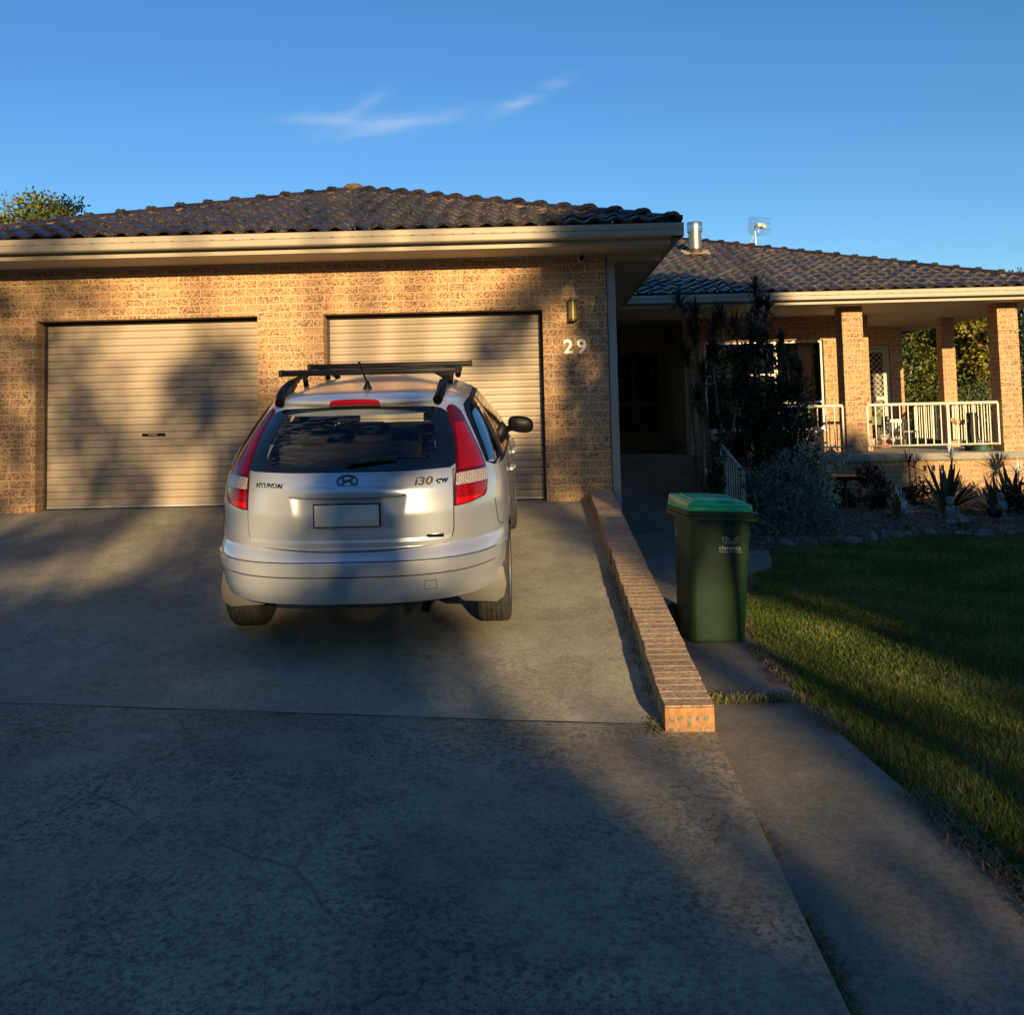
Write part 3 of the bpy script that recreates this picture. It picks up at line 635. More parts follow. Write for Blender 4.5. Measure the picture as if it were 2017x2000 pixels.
b.box(.83, 2.76, 19.8, 20.04, 1.03, 1.40); b.box(.83, 2.76, 19.8, 20.04, 3.0, 3.45); b.box(2.60, 2.76, 19.8, 20.04, 1.40, 3.0)
b.box(7.42, 7.66, 20.541, 24, -.1, 3.45)
hp(b.build('wing_wall', M_brick))
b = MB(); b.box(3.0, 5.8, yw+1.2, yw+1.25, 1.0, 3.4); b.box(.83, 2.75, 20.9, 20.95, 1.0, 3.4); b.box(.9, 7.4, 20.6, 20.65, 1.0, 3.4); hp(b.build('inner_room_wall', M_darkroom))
# sliding window on the veranda
def frame_rect(b, x0, x1, z0, z1, y, t=.045, d=.05):
    b.box(x0, x1, y, y+d, z1-t, z1); b.box(x0, x1, y, y+d, z0, z0+t); b.box(x0, x0+t, y, y+d, z0+t, z1-t); b.box(x1-t, x1, y, y+d, z0+t, z1-t)
def window(x0, x1, z0, z1, y, mulls, rails=(), name='window', m=M_white):
    b = MB(); frame_rect(b, x0, x1, z0, z1, y)
    for mx in mulls: b.box(mx-.03, mx+.03, y-.004, y+.046, z0+.046, z1-.046)
    for (rx0, rx1, rz) in rails: b.box(rx0, rx1, y-.002, y+.044, rz-.02, rz+.02)
    f = hp(b.build('window_frame', m)); b = MB(); b.box(x0+.02, x1-.02, y+.022, y+.027, z0+.02, z1-.02); g_ = hp(b.build('pane', M_glassw), f); g_.location = (0, 0, 0); return f
mg = mat('window_pane_glass', (.02, .025, .03), .04, 0, 0, .8); gg = G(mg); tr = gg.n('ShaderNodeBsdfTransparent'); tr.inputs[0].default_value = (.75, .78, .76, 1)
mx = gg.n('ShaderNodeMixShader'); lw = gg.n('ShaderNodeLayerWeight'); lw.inputs[0].default_value = .35
gl = gg.n('ShaderNodeBsdfGlossy'); gl.inputs['Roughness'].default_value = .03; gl.inputs[0].default_value = (.8, .85, .9, 1)
gg.l(schlick(gg, .08), mx.inputs[0]); gg.l(tr.outputs[0], mx.inputs[1]); gg.l(gl.outputs[0], mx.inputs[2]); gg.l(mx.outputs[0], gg.t.nodes['Material Output'].inputs[0])
M_glassw = mg
window(3.12, 5.245, 1.43, 3.03, yw+.06, [4.40], [(3.16, 4.40, 2.42), (4.40, 5.2, 1.92)])
window(.85, 2.60, 1.40, 3.0, 19.86, [2.07], [(.9, 2.07, 2.46), (.9, 2.58, 2.0), (.9, 2.58, 1.955)], m=mat('shade_darkened_frame', (.12, .12, .115), .5, .3))  # entry frame colour darkened to stand for the shade of the recess
b = MB()
def curt(i, j):
    x = 4.84+i*.24/24; zt_ = 2.93-j*1.3/10; pin = 1-.45*math.exp(-((j-7)/2.5)**2); return (4.98+(x-4.98)*(pin+.35*(j/10 if j > 7 else 0)), yw+.2+.02*math.sin(i*1.1), zt_)
b.grid(25, 11, curt); hp(b.build('curtain', M_curtain, smooth=80))
b = MB(); b.box(3.10, 5.25, yw-.03, yw+.055, 1.40, 1.428); hp(b.build('window_sill', M_white))
# screen door
b = MB(); frame_rect(b, 6.40, 7.38, 1.04, 3.07, 20.30, .06, .06); frame_rect(b, 6.47, 7.31, 1.06, 3.00, 20.285, .07, .03); b.box(6.54, 7.24, 20.288, 20.31, 1.95, 2.02); d = hp(b.build('screen_door', noisy('pale_green_grey_frame', (.42, .44, .36), (.48, .5, .41), 3, .5)))
b = MB()
def diag(xa, za, xb, zb):
    b.tube([(xa, 20.296, za), (xb, 20.296, zb)], .0065, 4, False)
for (z0, z1) in ((1.13, 1.95), (2.02, 2.93)):
    W_ = .70; H_ = z1-z0; st = .115; k = -H_
    while k < W_:
        for sgn in (1, -1):
            xa, za = k, 0.0; xb, zb = k+H_, H_
            if xa < 0: za -= xa; xa = 0
            if xb > W_: zb -= xb-W_; xb = W_
            if xb > xa:
                if sgn > 0: diag(6.54+xa, z0+za, 6.54+xb, z0+zb)
                else: diag(7.24-xa, z0+za, 7.24-xb, z0+zb)
        k += st
gr = hp(b.build('diamond_grille', M_rail), d); gr.location = (0, 0, 0)
b = MB(); b.box(6.42, 7.36, 20.37, 20.40, 1.04, 3.06); hp(b.build('front_door', mat('dark_door', (.03, .028, .025), .4)))
# columns
for (x0, x1, y0, y1) in ((5.115, 5.450, 16.1, 16.45), (7.635, 7.965, 16.1, 16.45), (7.72, 7.96, 18.5, 18.74)):
    b = MB(); b.box(x0, x1, y0, y1, 1.036, 3.4515); hp(b.build('brick_column', M_brick))
# downpipe at the garage corner
b = MB(); b.box(.832, .918, 10.33, 10.40, .15, 3.45); b.box(.828, .922, 10.326, 10.404, 3.0, 3.03); b.box(.828, .922, 10.326, 10.404, 1.6, 1.63); hp(b.build('downpipe', M_downpipe, bevel=.006))
# flue on the wing roof
fx, fy, fz = 3.28, 19.08, ZE+(19.08-WY0)*TANP
b = MB(); b.lathe([(.13, -.10), (.125, .44), (.12, .44)], 28, (fx, fy, fz)); fl = hp(b.build('chimney_flue', M_flue, smooth=40))
b = MB(); b.lathe([(.12, .44), (.15, .445), (.15, .465), (.13, .468), (.13, .49), (.15, .492), (.152, .53), (.152, .62), (.14, .635), (0, .64)], 28, (fx, fy, fz)); o = hp(b.build('flue_cap', M_galv, smooth=40), fl); o.location = (0, 0, 0)
b = MB(); b.lathe([(.135, .13), (.137, .02), (.17, -.06)], 20, (fx, fy, fz-.02)); o = hp(b.build('flue_collar', mat('lead_collar', (.06, .05, .035), .6, .3), smooth=50), fl); o.location = (0, 0, 0)
b = MB()
def flash(i, j):
    x = fx-.26+i*.52/16; y = fy-.30+j*.5/10; return (x, y, ZE+(y-WY0)*TANP+.062+.012*math.sin(i*2.1)+random.uniform(-.006, .006))
b.grid(17, 11, flash); o = hp(b.build('flue_flashing', noisy('tan_flashing', (.42, .28, .13), (.58, .42, .22), 12, .8, bump=.6), smooth=60), fl); o.location = (0, 0, 0)
# shallow hooks under the veranda ceiling edge
for (x, y) in ((8.46, 17.2), (8.45, 18.3), (8.44, 19.6), (8.44, 20.4)):
    b = MB(); b.tube([(x, y, 3.452), (x, y, 3.36), (x+.015, y, 3.33), (x+.03, y, 3.36)], .006, 6); hp(b.build('ceiling_hook', M_black))
# ------------------------------------------------------------------ things fixed on the house
b_lamp = thing('wall_lamp', (.457, 10.298, 2.75), 'brass half-cylinder wall lamp above the house number on right brick pier', 'lamp')
b = MB(); b.lathe([(.044, .02), (.044, .205)], 20, (0, -.055, 0)); b.build('lamp_shade', M_brasslamp, b_lamp, smooth=50)
b = MB(); b.lathe([(0, 0), (.05, 0), (.05, .022), (0, .022)], 20, (0, -.055, 0)); b.lathe([(0, .203), (.05, .203), (.05, .225), (0, .225)], 20, (0, -.055, 0)); b.box(-.045, .045, -.03, 0, .0, .225); b.build('lamp_frame', M_bronze, b_lamp, smooth=40)
M_num = mat('brushed_steel_number', (.72, .72, .68), .4, .35)
for ch, x in (('2', .352), ('9', .492)):
    o = text_mesh('house_number', ch, .205, M_num, loc=(x, 10.283, 2.418), extrude=.006, offset=.0052)
    tag(o, 'silver numeral %s on the brick pier, %s of the pair below the lamp' % (ch, 'left' if ch == '2' else 'right'), 'house number')
sc = thing('security_camera', (.562, 10.19, 3.452), 'small round white security camera under the eave near the garage corner', 'security camera')
b = MB(); b.lathe([(0, 0), (.022, 0), (.022, -.012), (.008, -.014), (.008, -.035)], 14); b.build('mount', M_white, sc, smooth=40)
b = MB(); b.lathe([(0, .03), (.02, .03), (.032, .02), (.036, 0), (.034, -.04), (.03, -.045)], 18, (0, -.01, -.055), 'Y'); b.build('housing', M_white, sc, smooth=60)
b = MB(); b.lathe([(0, -.05), (.024, -.0465), (.028, -.044)], 18, (0, -.01, -.055), 'Y'); b.build('lens', M_black, sc, smooth=60)
# grid antenna behind the hip
an = thing('grid_antenna', (4.93, 20.9, 5.17), 'curved wire-grid television antenna on a thin mast above the wing roof', 'antenna')
b = MB(); an.rotation_euler = (0, 0, .35); b.tube([(-.02, 0, -.5), (-.06, 0, .58)], .014, 8); b.tube([(-.42, 0, -.2), (-.06, 0, .40)], .010, 6); b.build('mast', M_alu, an, smooth=60)
b = MB(); px0, px1, pz0, pz1 = -.29, .24, .36, .76
for k in range(23):
    x = px0+(px1-px0)*k/22; c = ((x-(px0+px1)/2)/.27)**2
    b.tube([(x, -.12*c, pz0+.03*c+.04*(1-k/22)*0), (x, -.05-.06*c, (pz0+pz1)/2), (x, -.12*c, pz1-.05*c)], .0030, 5)
for zq in (pz0, pz0+.13, pz0+.26, pz1):
    b.tube([(px0+(px1-px0)*k/12, -.12*((k-6)/6)**2-.02, zq+(.03 if zq < .5 else -.05)*((k-6)/6)**2*(1 if zq in (pz0, pz1) else 0)) for k in range(13)], .0032, 5)
b.build('grid_reflector', M_galv, an)
b = MB(); b.box(-.09, .06, -.16, -.08, .53, .60); b.box(.01, .08, -.2, -.09, .50, .57); b.build('feed_unit', noisy('cream_feed_plastic', (.5, .48, .36), (.6, .57, .42), 5, .5), an, bevel=.005)
b = MB(); b.tube([(.02+.055*math.cos(t), -.09, .44+.055*math.sin(t)) for t in np.linspace(0, 6.28, 18)], .0045, 5); b.build('cable_loop', M_alu, an)

# ------------------------------------------------------------------ railings
def railing(name, p0, p1, ztop, zbot, n, label, posts=(), slope=0, cat='railing', rad=.026, endpost=(True, True), group=None):
    p0, p1 = Vector(p0), Vector(p1); t = thing(name, p0, label, cat, group); d = p1-p0; L = Vector((d.x, d.y, 0)).length; dd = d.copy()
    def pt(s, z): return Vector((d.x*s, d.y*s, d.z*s+z))
    b = MB(); b.tube([pt(0, ztop), pt(1, ztop)], rad, 12); b.build('top_rail', M_rail, t, smooth=50)
    b = MB(); b.tube([pt(0, zbot), pt(1, zbot)], .014, 4); b.build('bottom_rail', M_rail, t)
    for k in range(1, n):
        s = k/n; q = pt(s, 0); b = MB(); b.box(q.x-.008, q.x+.008, q.y-.008, q.y+.008, q.z+zbot, q.z+ztop-.01); b.build('baluster', M_rail, t)
    for s in posts:
        q = pt(s, 0); b = MB(); b.box(q.x-.019, q.x+.019, q.y-.019, q.y+.019, q.z, q.z+ztop-.01); b.box(q.x-.035, q.x+.035, q.y-.035, q.y+.035, q.z, q.z+.012); b.build('post', M_rail, t)
    for s, e in zip((0, 1), endpost):
        if e: q = pt(s, 0); b = MB(); b.box(q.x-.014, q.x+.014, q.y-.014, q.y+.014, q.z+zbot-.014, q.z+ztop-.01); b.build('end_stile', M_rail, t)
    return t
ZD = 1.036
railing('veranda_railing', (5.485, 16.18, ZD), (7.60, 16.18, ZD), .795, .125, 16, 'long cream veranda railing between the two front brick columns', posts=(.615,))
railing('veranda_railing', (3.45, 16.18, ZD), (5.085, 16.18, ZD), .795, .125, 12, 'cream veranda railing left of the first brick column, half hidden by spiky plants', posts=())
railing('veranda_railing', (7.84, 16.50, ZD), (7.84, 18.47, ZD), .795, .125, 17, 'cream side railing running back from the right front column to the slim rear column')
railing('veranda_railing', (7.84, 18.78, ZD), (7.84, 20.28, ZD), .795, .125, 13, 'cream side railing between the slim rear column and the doorway wall')
railing('ramp_handrail', (2.77, 13.03, .12), (2.77, 16.0, .752), .858, .20, 19, 'sloping pale handrail with thin uprights along the entry ramp behind the bin', posts=(.004, .5, .99), endpost=(False, False), rad=.024)

# ------------------------------------------------------------------ the car (built along +Y, origin on the ground under the rear axle)
car = thing('parked_car', (-1.035, 6.39, .4705), 'silver station wagon with black roof bars parked nose-in before the right garage door', 'car', rx=math.atan(.1045))
def paint(name, base, rough=.32, metal=.75):
    m = mat(name, base, rough-.07, metal*.62, .9); g = G(m)
    fl = g.noise(g.obj(), 1.2, 2); g.col(g.mix(fl, tuple(x*.93 for x in base), tuple(min(1, x*1.05) for x in base)))
    dirt = g.math('MULTIPLY', g.noise(g.obj(), 1.6, 2, .5), .10); g.rgh(g.math('ADD', dirt, rough-.08)); g.b.inputs['Coat Roughness'].default_value = .08
    return m
M_paint = paint('silver_metallic_paint', (.61, .66, .73)); M_paint2 = paint('silver_bumper_plastic', (.50, .52, .54), .38, .6)
M_chrome = mat('chrome', (.16, .165, .17), .16, 1.0)
M_badge = mat('dark_chrome_badge', (.10, .10, .11), .2, .9)
M_red = None
def lamp_mat(name, a, b, sc, rough=.10, bump=.25, vor=True):
    m = mat(name, rough=rough, coat=.35, spec=.35); g = G(m); o = g.map(g.obj(), (1, 1, 1))
    v = g.n('ShaderNodeTexVoronoi'); v.inputs['Scale'].default_value = sc; v.inputs['Randomness'].default_value = .25; g.l(o, v.inputs['Vector'])
    g.col(g.mix(g.ramp(v.outputs['Distance'], [(.1, 1), (.6, 0)]), a, b)); g.bump(v.outputs['Distance'], bump, .003); g.b.inputs['Coat Roughness'].default_value = .04; return m
M_lampred = lamp_mat('red_lens', (.22, .002, .006), (.60, .006, .010), 85, .16, .10)
M_lampdark = lamp_mat('deep_red_lens', (.085, .001, .005), (.13, .002, .007), 60, .08, .03)
M_lampclear = lamp_mat('clear_lens', (.30, .24, .22), (.85, .74, .66), 80, .12, .6)
M_lampbright = lamp_mat('bright_red_lens', (.62, .003, .005), (.85, .010, .010), 120, .14, .05)
M_tyre = noisy('tyre_rubber', (.022, .021, .020), (.045, .043, .04), 30, .85, bump=.2)
M_alloy = mat('alloy_wheel', (.52, .53, .54), .3, .85)
M_cloth = mat('dark_seat_cloth', (.022, .022, .024), .95)
M_plate = mat('pale_grey_plate', (.70, .70, .68), .5)
gm = bpy.data.materials.new('tinted_car_glass'); gm.use_nodes = True; g = G(gm); tr = g.n('ShaderNodeBsdfTransparent'); tr.inputs[0].default_value = (.72, .76, .78, 1)
gl = g.n('ShaderNodeBsdfGlossy'); gl.inputs[0].default_value = (1, 1, 1, 1); nz_ = g.noise(g.map(g.obj(), (2.4, 2.4, 22)), 3.0, 6, .7, .8); gl.inputs['Roughness'].default_value = .03
mx = g.n('ShaderNodeMixShader'); fadd = schlick(g, .045); fnode = fadd.node; g.l(fadd, mx.inputs[0]); g.l(tr.outputs[0], mx.inputs[1]); g.l(gl.outputs[0], mx.inputs[2])
# dusty film, wiped into streaks
df = g.n('ShaderNodeBsdfDiffuse'); df.inputs[0].default_value = (.24, .30, .42, 1); mx2 = g.n('ShaderNodeMixShader'); g.l(g.math('MULTIPLY', g.ramp(nz_, [(.50, 0), (.58, 1)]), .10), mx2.inputs[0]); g.l(mx.outputs[0], mx2.inputs[1]); g.l(df.outputs[0], mx2.inputs[2])
g.l(mx2.outputs[0], g.t.nodes['Material Output'].inputs[0]); M_cglass = gm
gm2 = gm.copy(); gm2.name = 'side_car_glass'
for n_ in gm2.node_tree.nodes:
    if n_.type == 'MATH' and n_.operation == 'ADD' and abs(n_.inputs[1].default_value-.045) < 1e-4: n_.inputs[1].default_value = .16
    if n_.type == 'BSDF_TRANSPARENT': n_.inputs[0].default_value = (.10, .11, .11, 1)
    if n_.type == 'BSDF_DIFFUSE': n_.inputs[0].default_value = (.05, .05, .05, 1)
M_sglass = gm2
M_frit = mat('black_glass_border', (.006, .007, .009), .05, 0, 1.0)

zf = np.linspace(.28, 1.545, 1200)
def sm(pts, sig):
    a = np.interp(zf, [p[0] for p in pts], [p[1] for p in pts]); k = max(1, int(sig/(zf[1]-zf[0])*3)); x = np.arange(-k, k+1); w_ = np.exp(-.5*(x*(zf[1]-zf[0])/sig)**2); w_ /= w_.sum()
    return np.convolve(np.pad(a, k, mode='edge'), w_, 'valid')
RZ = sm([(.28, -.80), (.33, -.84), (.37, -.868), (.42, -.892), (.50, -.905), (.60, -.905), (.635, -.875), (.66, -.83), (.70, -.832), (.85, -.832), (.98, -.81), (1.06, -.775), (1.09, -.755), (1.2, -.665), (1.3, -.57), (1.38, -.49), (1.425, -.445), (1.442, -.50), (1.468, -.495), (1.488, -.40), (1.50, -.28), (1.512, -.05), (1.525, .25), (1.535, .6), (1.545, .9)], .008)
WZ = sm([(.28, .835), (.34, .852), (.42, .868), (.55, .880), (.70, .884), (.85, .880), (.95, .868), (1.03, .850), (1.10, .826), (1.2, .782), (1.3, .728), (1.38, .678), (1.43, .635), (1.46, .590), (1.48, .545), (1.50, .475), (1.515, .39), (1.53, .26), (1.54, .12), (1.545, .03)], .012)
FZ = sm([(.28, 3.35), (.4, 3.52), (.6, 3.545), (.72, 3.50), (.80, 3.40), (.86, 3.15), (.93, 2.8), (.98, 2.55), (1.05, 2.38), (1.2, 2.08), (1.35, 1.75), (1.45, 1.50), (1.50, 1.30), (1.53, 1.10), (1.545, 1.0)], .012)
def iz(A, z): return float(np.interp(z, zf, A))
def bstep(z):      # bumper rub strip stands proud, ledge over it
    if .530 <= z <= .594: return .012
    return 0.0
NP = 3.0
def params(z):
    r, wd, f = iz(RZ, z), iz(WZ, z), iz(FZ, z); Lc = min(1.0, .45*(f-r)); return r, wd, f, Lc
def rear_pt(x, z, off=0.0):
    r, wd, f, Lc = params(z); q = min(.9999, abs(x)/wd); y = r+Lc*(1-(1-q**NP)**(1/NP))
    if off:
        e = 1e-3
        def yy(x_, z_):
            r2, w2, f2, L2 = params(z_); q2 = min(.9999, abs(x_)/w2); return r2+L2*(1-(1-q2**NP)**(1/NP))
        dx = (yy(x+e, z)-yy(x-e, z))/(2*e); dz = (yy(x, z+.006)-yy(x, z-.006))/(.012); n_ = Vector((dx, -1, dz)).normalized()
        return (x+n_.x*off, y+n_.y*off, z+n_.z*off)
    return (x, y, z)
def side_x(y, z):
    r, wd, f, Lc = params(z)
    if y < r+Lc: t = (r+Lc-y)/Lc; return wd*(1-min(.9999, t)**NP)**(1/NP)
    Lf = min(1.1, .5*(f-r)); t = (y-(f-Lf))/Lf
    if t > 0: return wd*(1-min(.9999, t)**2.6)**(1/2.6)
    return wd
def side_pt(y, z, sgn, off=0.0):
    x = side_x(y, z); e = .004; dy = (side_x(y+e, z)-side_x(y-e, z))/(2*e); dz = (side_x(y, z+.006)-side_x(y, z-.006))/.012; n_ = Vector((1, -dy, -dz)).normalized()
    return (sgn*(x+n_.x*off), y+n_.y*off, z+n_.z*off)
zrow = sorted(set([round(v, 4) for v in list(np.arange(.364, 1.42, .022))+[.5285, .5315, .5925, .5955, .63, .65, .66, .67]+list(np.arange(1.42, 1.545, .0065))+[1.544]]))
th = [90*(k/26)**1.35 for k in range(27)]
def ring(z, inset=0):
    r, wd, f, Lc = params(z); Lf = min(1.1, .5*(f-r)); P = []
    st = bstep(z)
    for t in th:
        s_, c_ = math.sin(R(t)), math.cos(R(t)); P.append([wd*s_**(2/NP), r+Lc*(1-c_**(2/NP))])
    n = 34
    for k in range(1, n): P.append([wd, (r+Lc)+(f-Lf-r-Lc)*k/n])
    for k in range(0, 15):
        t = 90*(1-(k/14))**1.0; s_, c_ = math.sin(R(t)), math.cos(R(t)); P.append([wd*s_**(2/2.6), f-Lf+Lf*c_**(2/2.6)])
    out = []
    for (x, y) in P:
        if st:
            fade = max(0, min(1, (-.30-y)/.12)); nrm = Vector((x/wd*.9, -(1-(x/wd)**3), 0)); nrm.normalize(); x += nrm.x*st*fade; y += nrm.y*st*fade
        if inset: x *= (wd-inset)/wd if wd > inset*2 else .6; y += inset*(1 if y < 1 else -1)
        out.append((x, y, z-(inset if z > 1.3 else 0)))
    return out+[(-x, y, z) for x, y, z in out[-2:0:-1]]
def in_tail(x, z):   # tailgate panel
    return abs(x) < .555 and .672 < z < 1.06
def in_glass(x, z): return abs(x) < .50-(z-1.1)*.12 and 1.10 < z < 1.385
def classify(c):
    x, y, z = c
    if y < .2 and abs(x) < .62 and (in_tail(x, z) or in_glass(x, z)): return 'hole'
    if abs(x) > .5 and -.28 < y < 1.75 and 1.06 < z < 1.37 and y > -.32+(z-1.06)*.7 and y < 1.98-(z-1.06)*1.1: return 'hole'
    if y > 1.35 and 1.02 < z < 1.46 and abs(x) < .62*iz(WZ, z)/.68: return 'screen'
    return 'body'
def shell(inset, want):
    rings = [ring(z, inset) for z in zrow]; n = len(rings[0]); vs = [p for r in rings for p in r]; fs = []
    for j in range(len(rings)-1):
        for i in range(n):
            q = (j*n+i, j*n+(i+1) % n, (j+1)*n+(i+1) % n, (j+1)*n+i); c = [sum(vs[a][k] for a in q)/4 for k in range(3)]
            if classify(c) in want: fs.append(q)
    if 'body' in want: fs.append(tuple(range(n))[::-1]); fs.append(tuple((len(rings)-1)*n+i for i in range(n)))
    return vs, fs
def arch_cut(ob):
    for ya in (0, 2.70):
        for sg in (-1, 1):
            b = MB(); b.lathe([(0, sg*.60), (.345, sg*.60), (.345, sg*1.0), (0, sg*1.0)], 40, (0, ya, .315), 'X'); b.box(min(sg*.6, sg*1), max(sg*.6, sg*1), ya-.30, ya+.30, .1, .31)
            c = b.build('cut', M_black); bmm = bmesh.new(); bmm.from_mesh(c.data)
            bmesh.ops.remove_doubles(bmm, verts=bmm.verts, dist=1e-5); bmesh.ops.recalc_face_normals(bmm, faces=bmm.faces); bmm.to_mesh(c.data); bmm.free()
            md = ob.modifiers.new('b', 'BOOLEAN'); md.operation = 'DIFFERENCE'; md.object = c; md.solver = 'FAST'
            dg = bpy.context.evaluated_depsgraph_get(); me = bpy.data.meshes.new_from_object(ob.evaluated_get(dg)); ob.modifiers.clear(); old = ob.data; ob.data = me; bpy.data.objects.remove(c, do_unlink=True)
b = MB(); vs, fs = shell(0, ('body',)); b.add(vs, fs); 
me = bpy.data.meshes.new('body'); me.from_pydata(b.v, [], b.f); me.materials.append(M_paint); bm = bmesh.new(); bm.from_mesh(me); bmesh.ops.recalc_face_normals(bm, faces=bm.faces)
# wheel openings: drop the faces whose centre is inside the arch and pull the rim onto the arch circle
def arch_clip(bm, rad=.345):
    for ya in (0, 2.70):
        for v in bm.verts:
            dy, dz = v.co.y-ya, v.co.z-.315; d = math.hypot(dy, dz)
            if abs(v.co.x) > .55 and d < rad+.017 and d > rad-.022 and dz > -.02:
                k = rad/d; v.co.y = ya+dy*k; v.co.z = .315+dz*k
        kill = [f for f in bm.faces if abs(f.calc_center_median().x) > .55 and math.hypot(f.calc_center_median().y-ya, max(0, f.calc_center_median().z-.315)) < rad-.002 and f.calc_center_median().z < .315+rad]
        bmesh.ops.delete(bm, geom=kill, context='FACES')
arch_clip(bm); bm.to_mesh(me); bm.free(); me.polygons.foreach_set('use_smooth', [True]*len(me.polygons)); me.set_sharp_from_angle(angle=R(32))
body = bpy.data.objects.new('body', me); COL.objects.link(body); body.parent = car
b = MB(); vs, fs = shell(.035, ('body',)); b.add(vs, fs)
me = bpy.data.meshes.new('cabin_lining'); me.from_pydata(b.v, [], b.f); me.materials.append(M_cloth); bm = bmesh.new(); bm.from_mesh(me); arch_clip(bm, .36); bm.to_mesh(me); bm.free()
o = bpy.data.objects.new('cabin_lining', me); COL.objects.link(o); o.parent = car
b = MB(); vs, fs = shell(.004, ('screen',)); b.add(vs, fs); o = b.build('windscreen', M_cglass, car, smooth=60)
o.data.materials.clear(); wsm = bpy.data.materials.new('clear_windscreen'); wsm.use_nodes = True; g = G(wsm); t_ = g.n('ShaderNodeBsdfTransparent'); t_.inputs[0].default_value = (.8, .84, .82, 1); gl = g.n('ShaderNodeBsdfGlossy'); gl.inputs['Roughness'].default_value = .03; mx = g.n('ShaderNodeMixShader'); mx.inputs[0].default_value = .06; g.l(t_.outputs[0], mx.inputs[1]); g.l(gl.outputs[0], mx.inputs[2]); g.l(mx.outputs[0], g.t.nodes['Material Output'].inputs[0]); o.data.materials.append(wsm)
# wheel wells
b = MB()
for ya in (0, 2.70):
    for sg in (-1, 1):
        vs = []; n = 20
        for x in (sg*.56, sg*.80):
            for k in range(n+1): t = math.pi*(k/n*1.15-.075); vs.append((x, ya+.347*math.cos(t), .315+.347*math.sin(t)))
        b.add(vs, [(i, i+1, n+2+i, n+1+i) for i in range(n)]); b.add([(sg*.56, ya, .315)]+[vs[i] for i in range(n+1)], [(0, i+1, i+2) for i in range(n)])
b.build('wheel_well', M_black, car)
b = MB(); b.box(-.55, .55, -.50, 3.2, .27, .31); b.tube([(.42, -.80, .315), (.42, -.3, .31)], .026, 10); b.build('underbody', M_black, car)

def loop_pts(ctrl, n=128, c=None):
    """smooth closed polygon sampled by angle about its centre"""
    m = len(ctrl); dense = []
    for i in range(m):
        p0, p1, p2, p3 = [np.array(ctrl[(i+k) % m], float) for k in (-1, 0, 1, 2)]
        for s_ in np.linspace(0, 1, 24, endpoint=False):
            dense.append(.5*((2*p1)+(-p0+p2)*s_+(2*p0-5*p1+4*p2-p3)*s_**2+(-p0+3*p1-3*p2+p3)*s_**3))
    D = np.array(dense); c = D.mean(0) if c is None else np.array(c)
    a = np.unwrap(np.arctan2(D[:, 1]-c[1], D[:, 0]-c[0]));
    if a[-1] < a[0]: D = D[::-1]; a = np.unwrap(np.arctan2(D[:, 1]-c[1], D[:, 0]-c[0]))
    a2 = np.concatenate([a, [a[0]+2*np.pi]]); D2 = np.vstack([D, D[:1]]); t = a[0]+np.linspace(0, 2*np.pi, n, endpoint=False)
    return np.stack([np.interp(t, a2, D2[:, 0]), np.interp(t, a2, D2[:, 1])], 1), c, t
def patch(name, outer, surf, off, m, parent, inner=None, rings=10, skirt=.012, disp=None, smooth=50, c=None, n=128):
    O, c, t = loop_pts(outer, n, c)
    if inner is None: I = np.tile(c, (n, 1))
    else:
        a_, c_, ti = loop_pts(inner, n, c)
        # same angles from same centre
        k = np.argsort((ti-t[0]) % (2*np.pi)); I = np.stack([np.interp((t-t[0]) % (2*np.pi), (ti[k]-t[0]) % (2*np.pi), a_[k, 0], period=2*np.pi), np.interp((t-t[0]) % (2*np.pi), (ti[k]-t[0]) % (2*np.pi), a_[k, 1], period=2*np.pi)], 1)
    b = MB(); vs = []; 
    if skirt: vs += [surf(p[0], p[1], off-skirt) for p in O]
    for r in range(rings+1):
        s_ = r/rings
        for k in range(n):
            p = O[k]*(1-s_)+I[k]*s_; vs.append(surf(p[0], p[1], off+(disp(p[0], p[1]) if disp else 0)))
    nr = rings+1+(1 if skirt else 0); fs = [(r*n+k, r*n+(k+1) % n, (r+1)*n+(k+1) % n, (r+1)*n+k) for r in range(nr-1) for k in range(n)]
    b.add(vs, fs); o = b.build(name, m, parent, smooth=smooth); return o
# tailgate: outline in (x,z)
TG = [(-.568, 1.078), (-.3, 1.078), (0, 1.079), (.3, 1.078), (.568, 1.078), (.574, 1.06), (.578, .95), (.578, .80), (.574, .735), (.555, .695), (.50, .674), (.25, .656), (0, .652), (-.25, .656), (-.50, .674), (-.555, .695), (-.574, .735), (-.578, .80), (-.578, .95), (-.574, 1.06)]
def sst(a, b_, x): t = min(1, max(0, (x-a)/(b_-a))); return t*t*(3-2*t)
def tgd(x, z):
    d = 0
    wq = .335-.03*(1-min(1, max(0, (z-.745)/.20)))     # licence recess: dished below the handle
    e = min(1, max(0, 1-(abs(x)/wq)**5)); inside = sst(0, .95, e)*sst(.725, .785, z)*(1-sst(.948, .954, z))
    d -= .019*inside*(.35+.65*sst(.74, .95, z))
    d += .010*sst(.30, .0, abs(abs(x)-wq)*6)*0
    # lower fold of the panel
    d += .006*(1-sst(.700, .716, z))
    return d
def tail_grid():
    b = MB(); O, c, t = loop_pts(TG, 160, (0, .87)); nx, nz_ = 150, 90
    xs_ = np.linspace(-.58, .58, nx); zs_ = np.linspace(.650, 1.080, nz_)
    # boundary by height
    D = np.array(O)
    return b
tg = patch('tailgate', TG, rear_pt, .006, M_paint, car, rings=70, disp=tgd, n=420, c=(0, .865), smooth=35)
def scl(L, k, c): return [((p[0]-c[0])*k[0]+c[0], (p[1]-c[1])*k[1]+c[1]) for p in L]
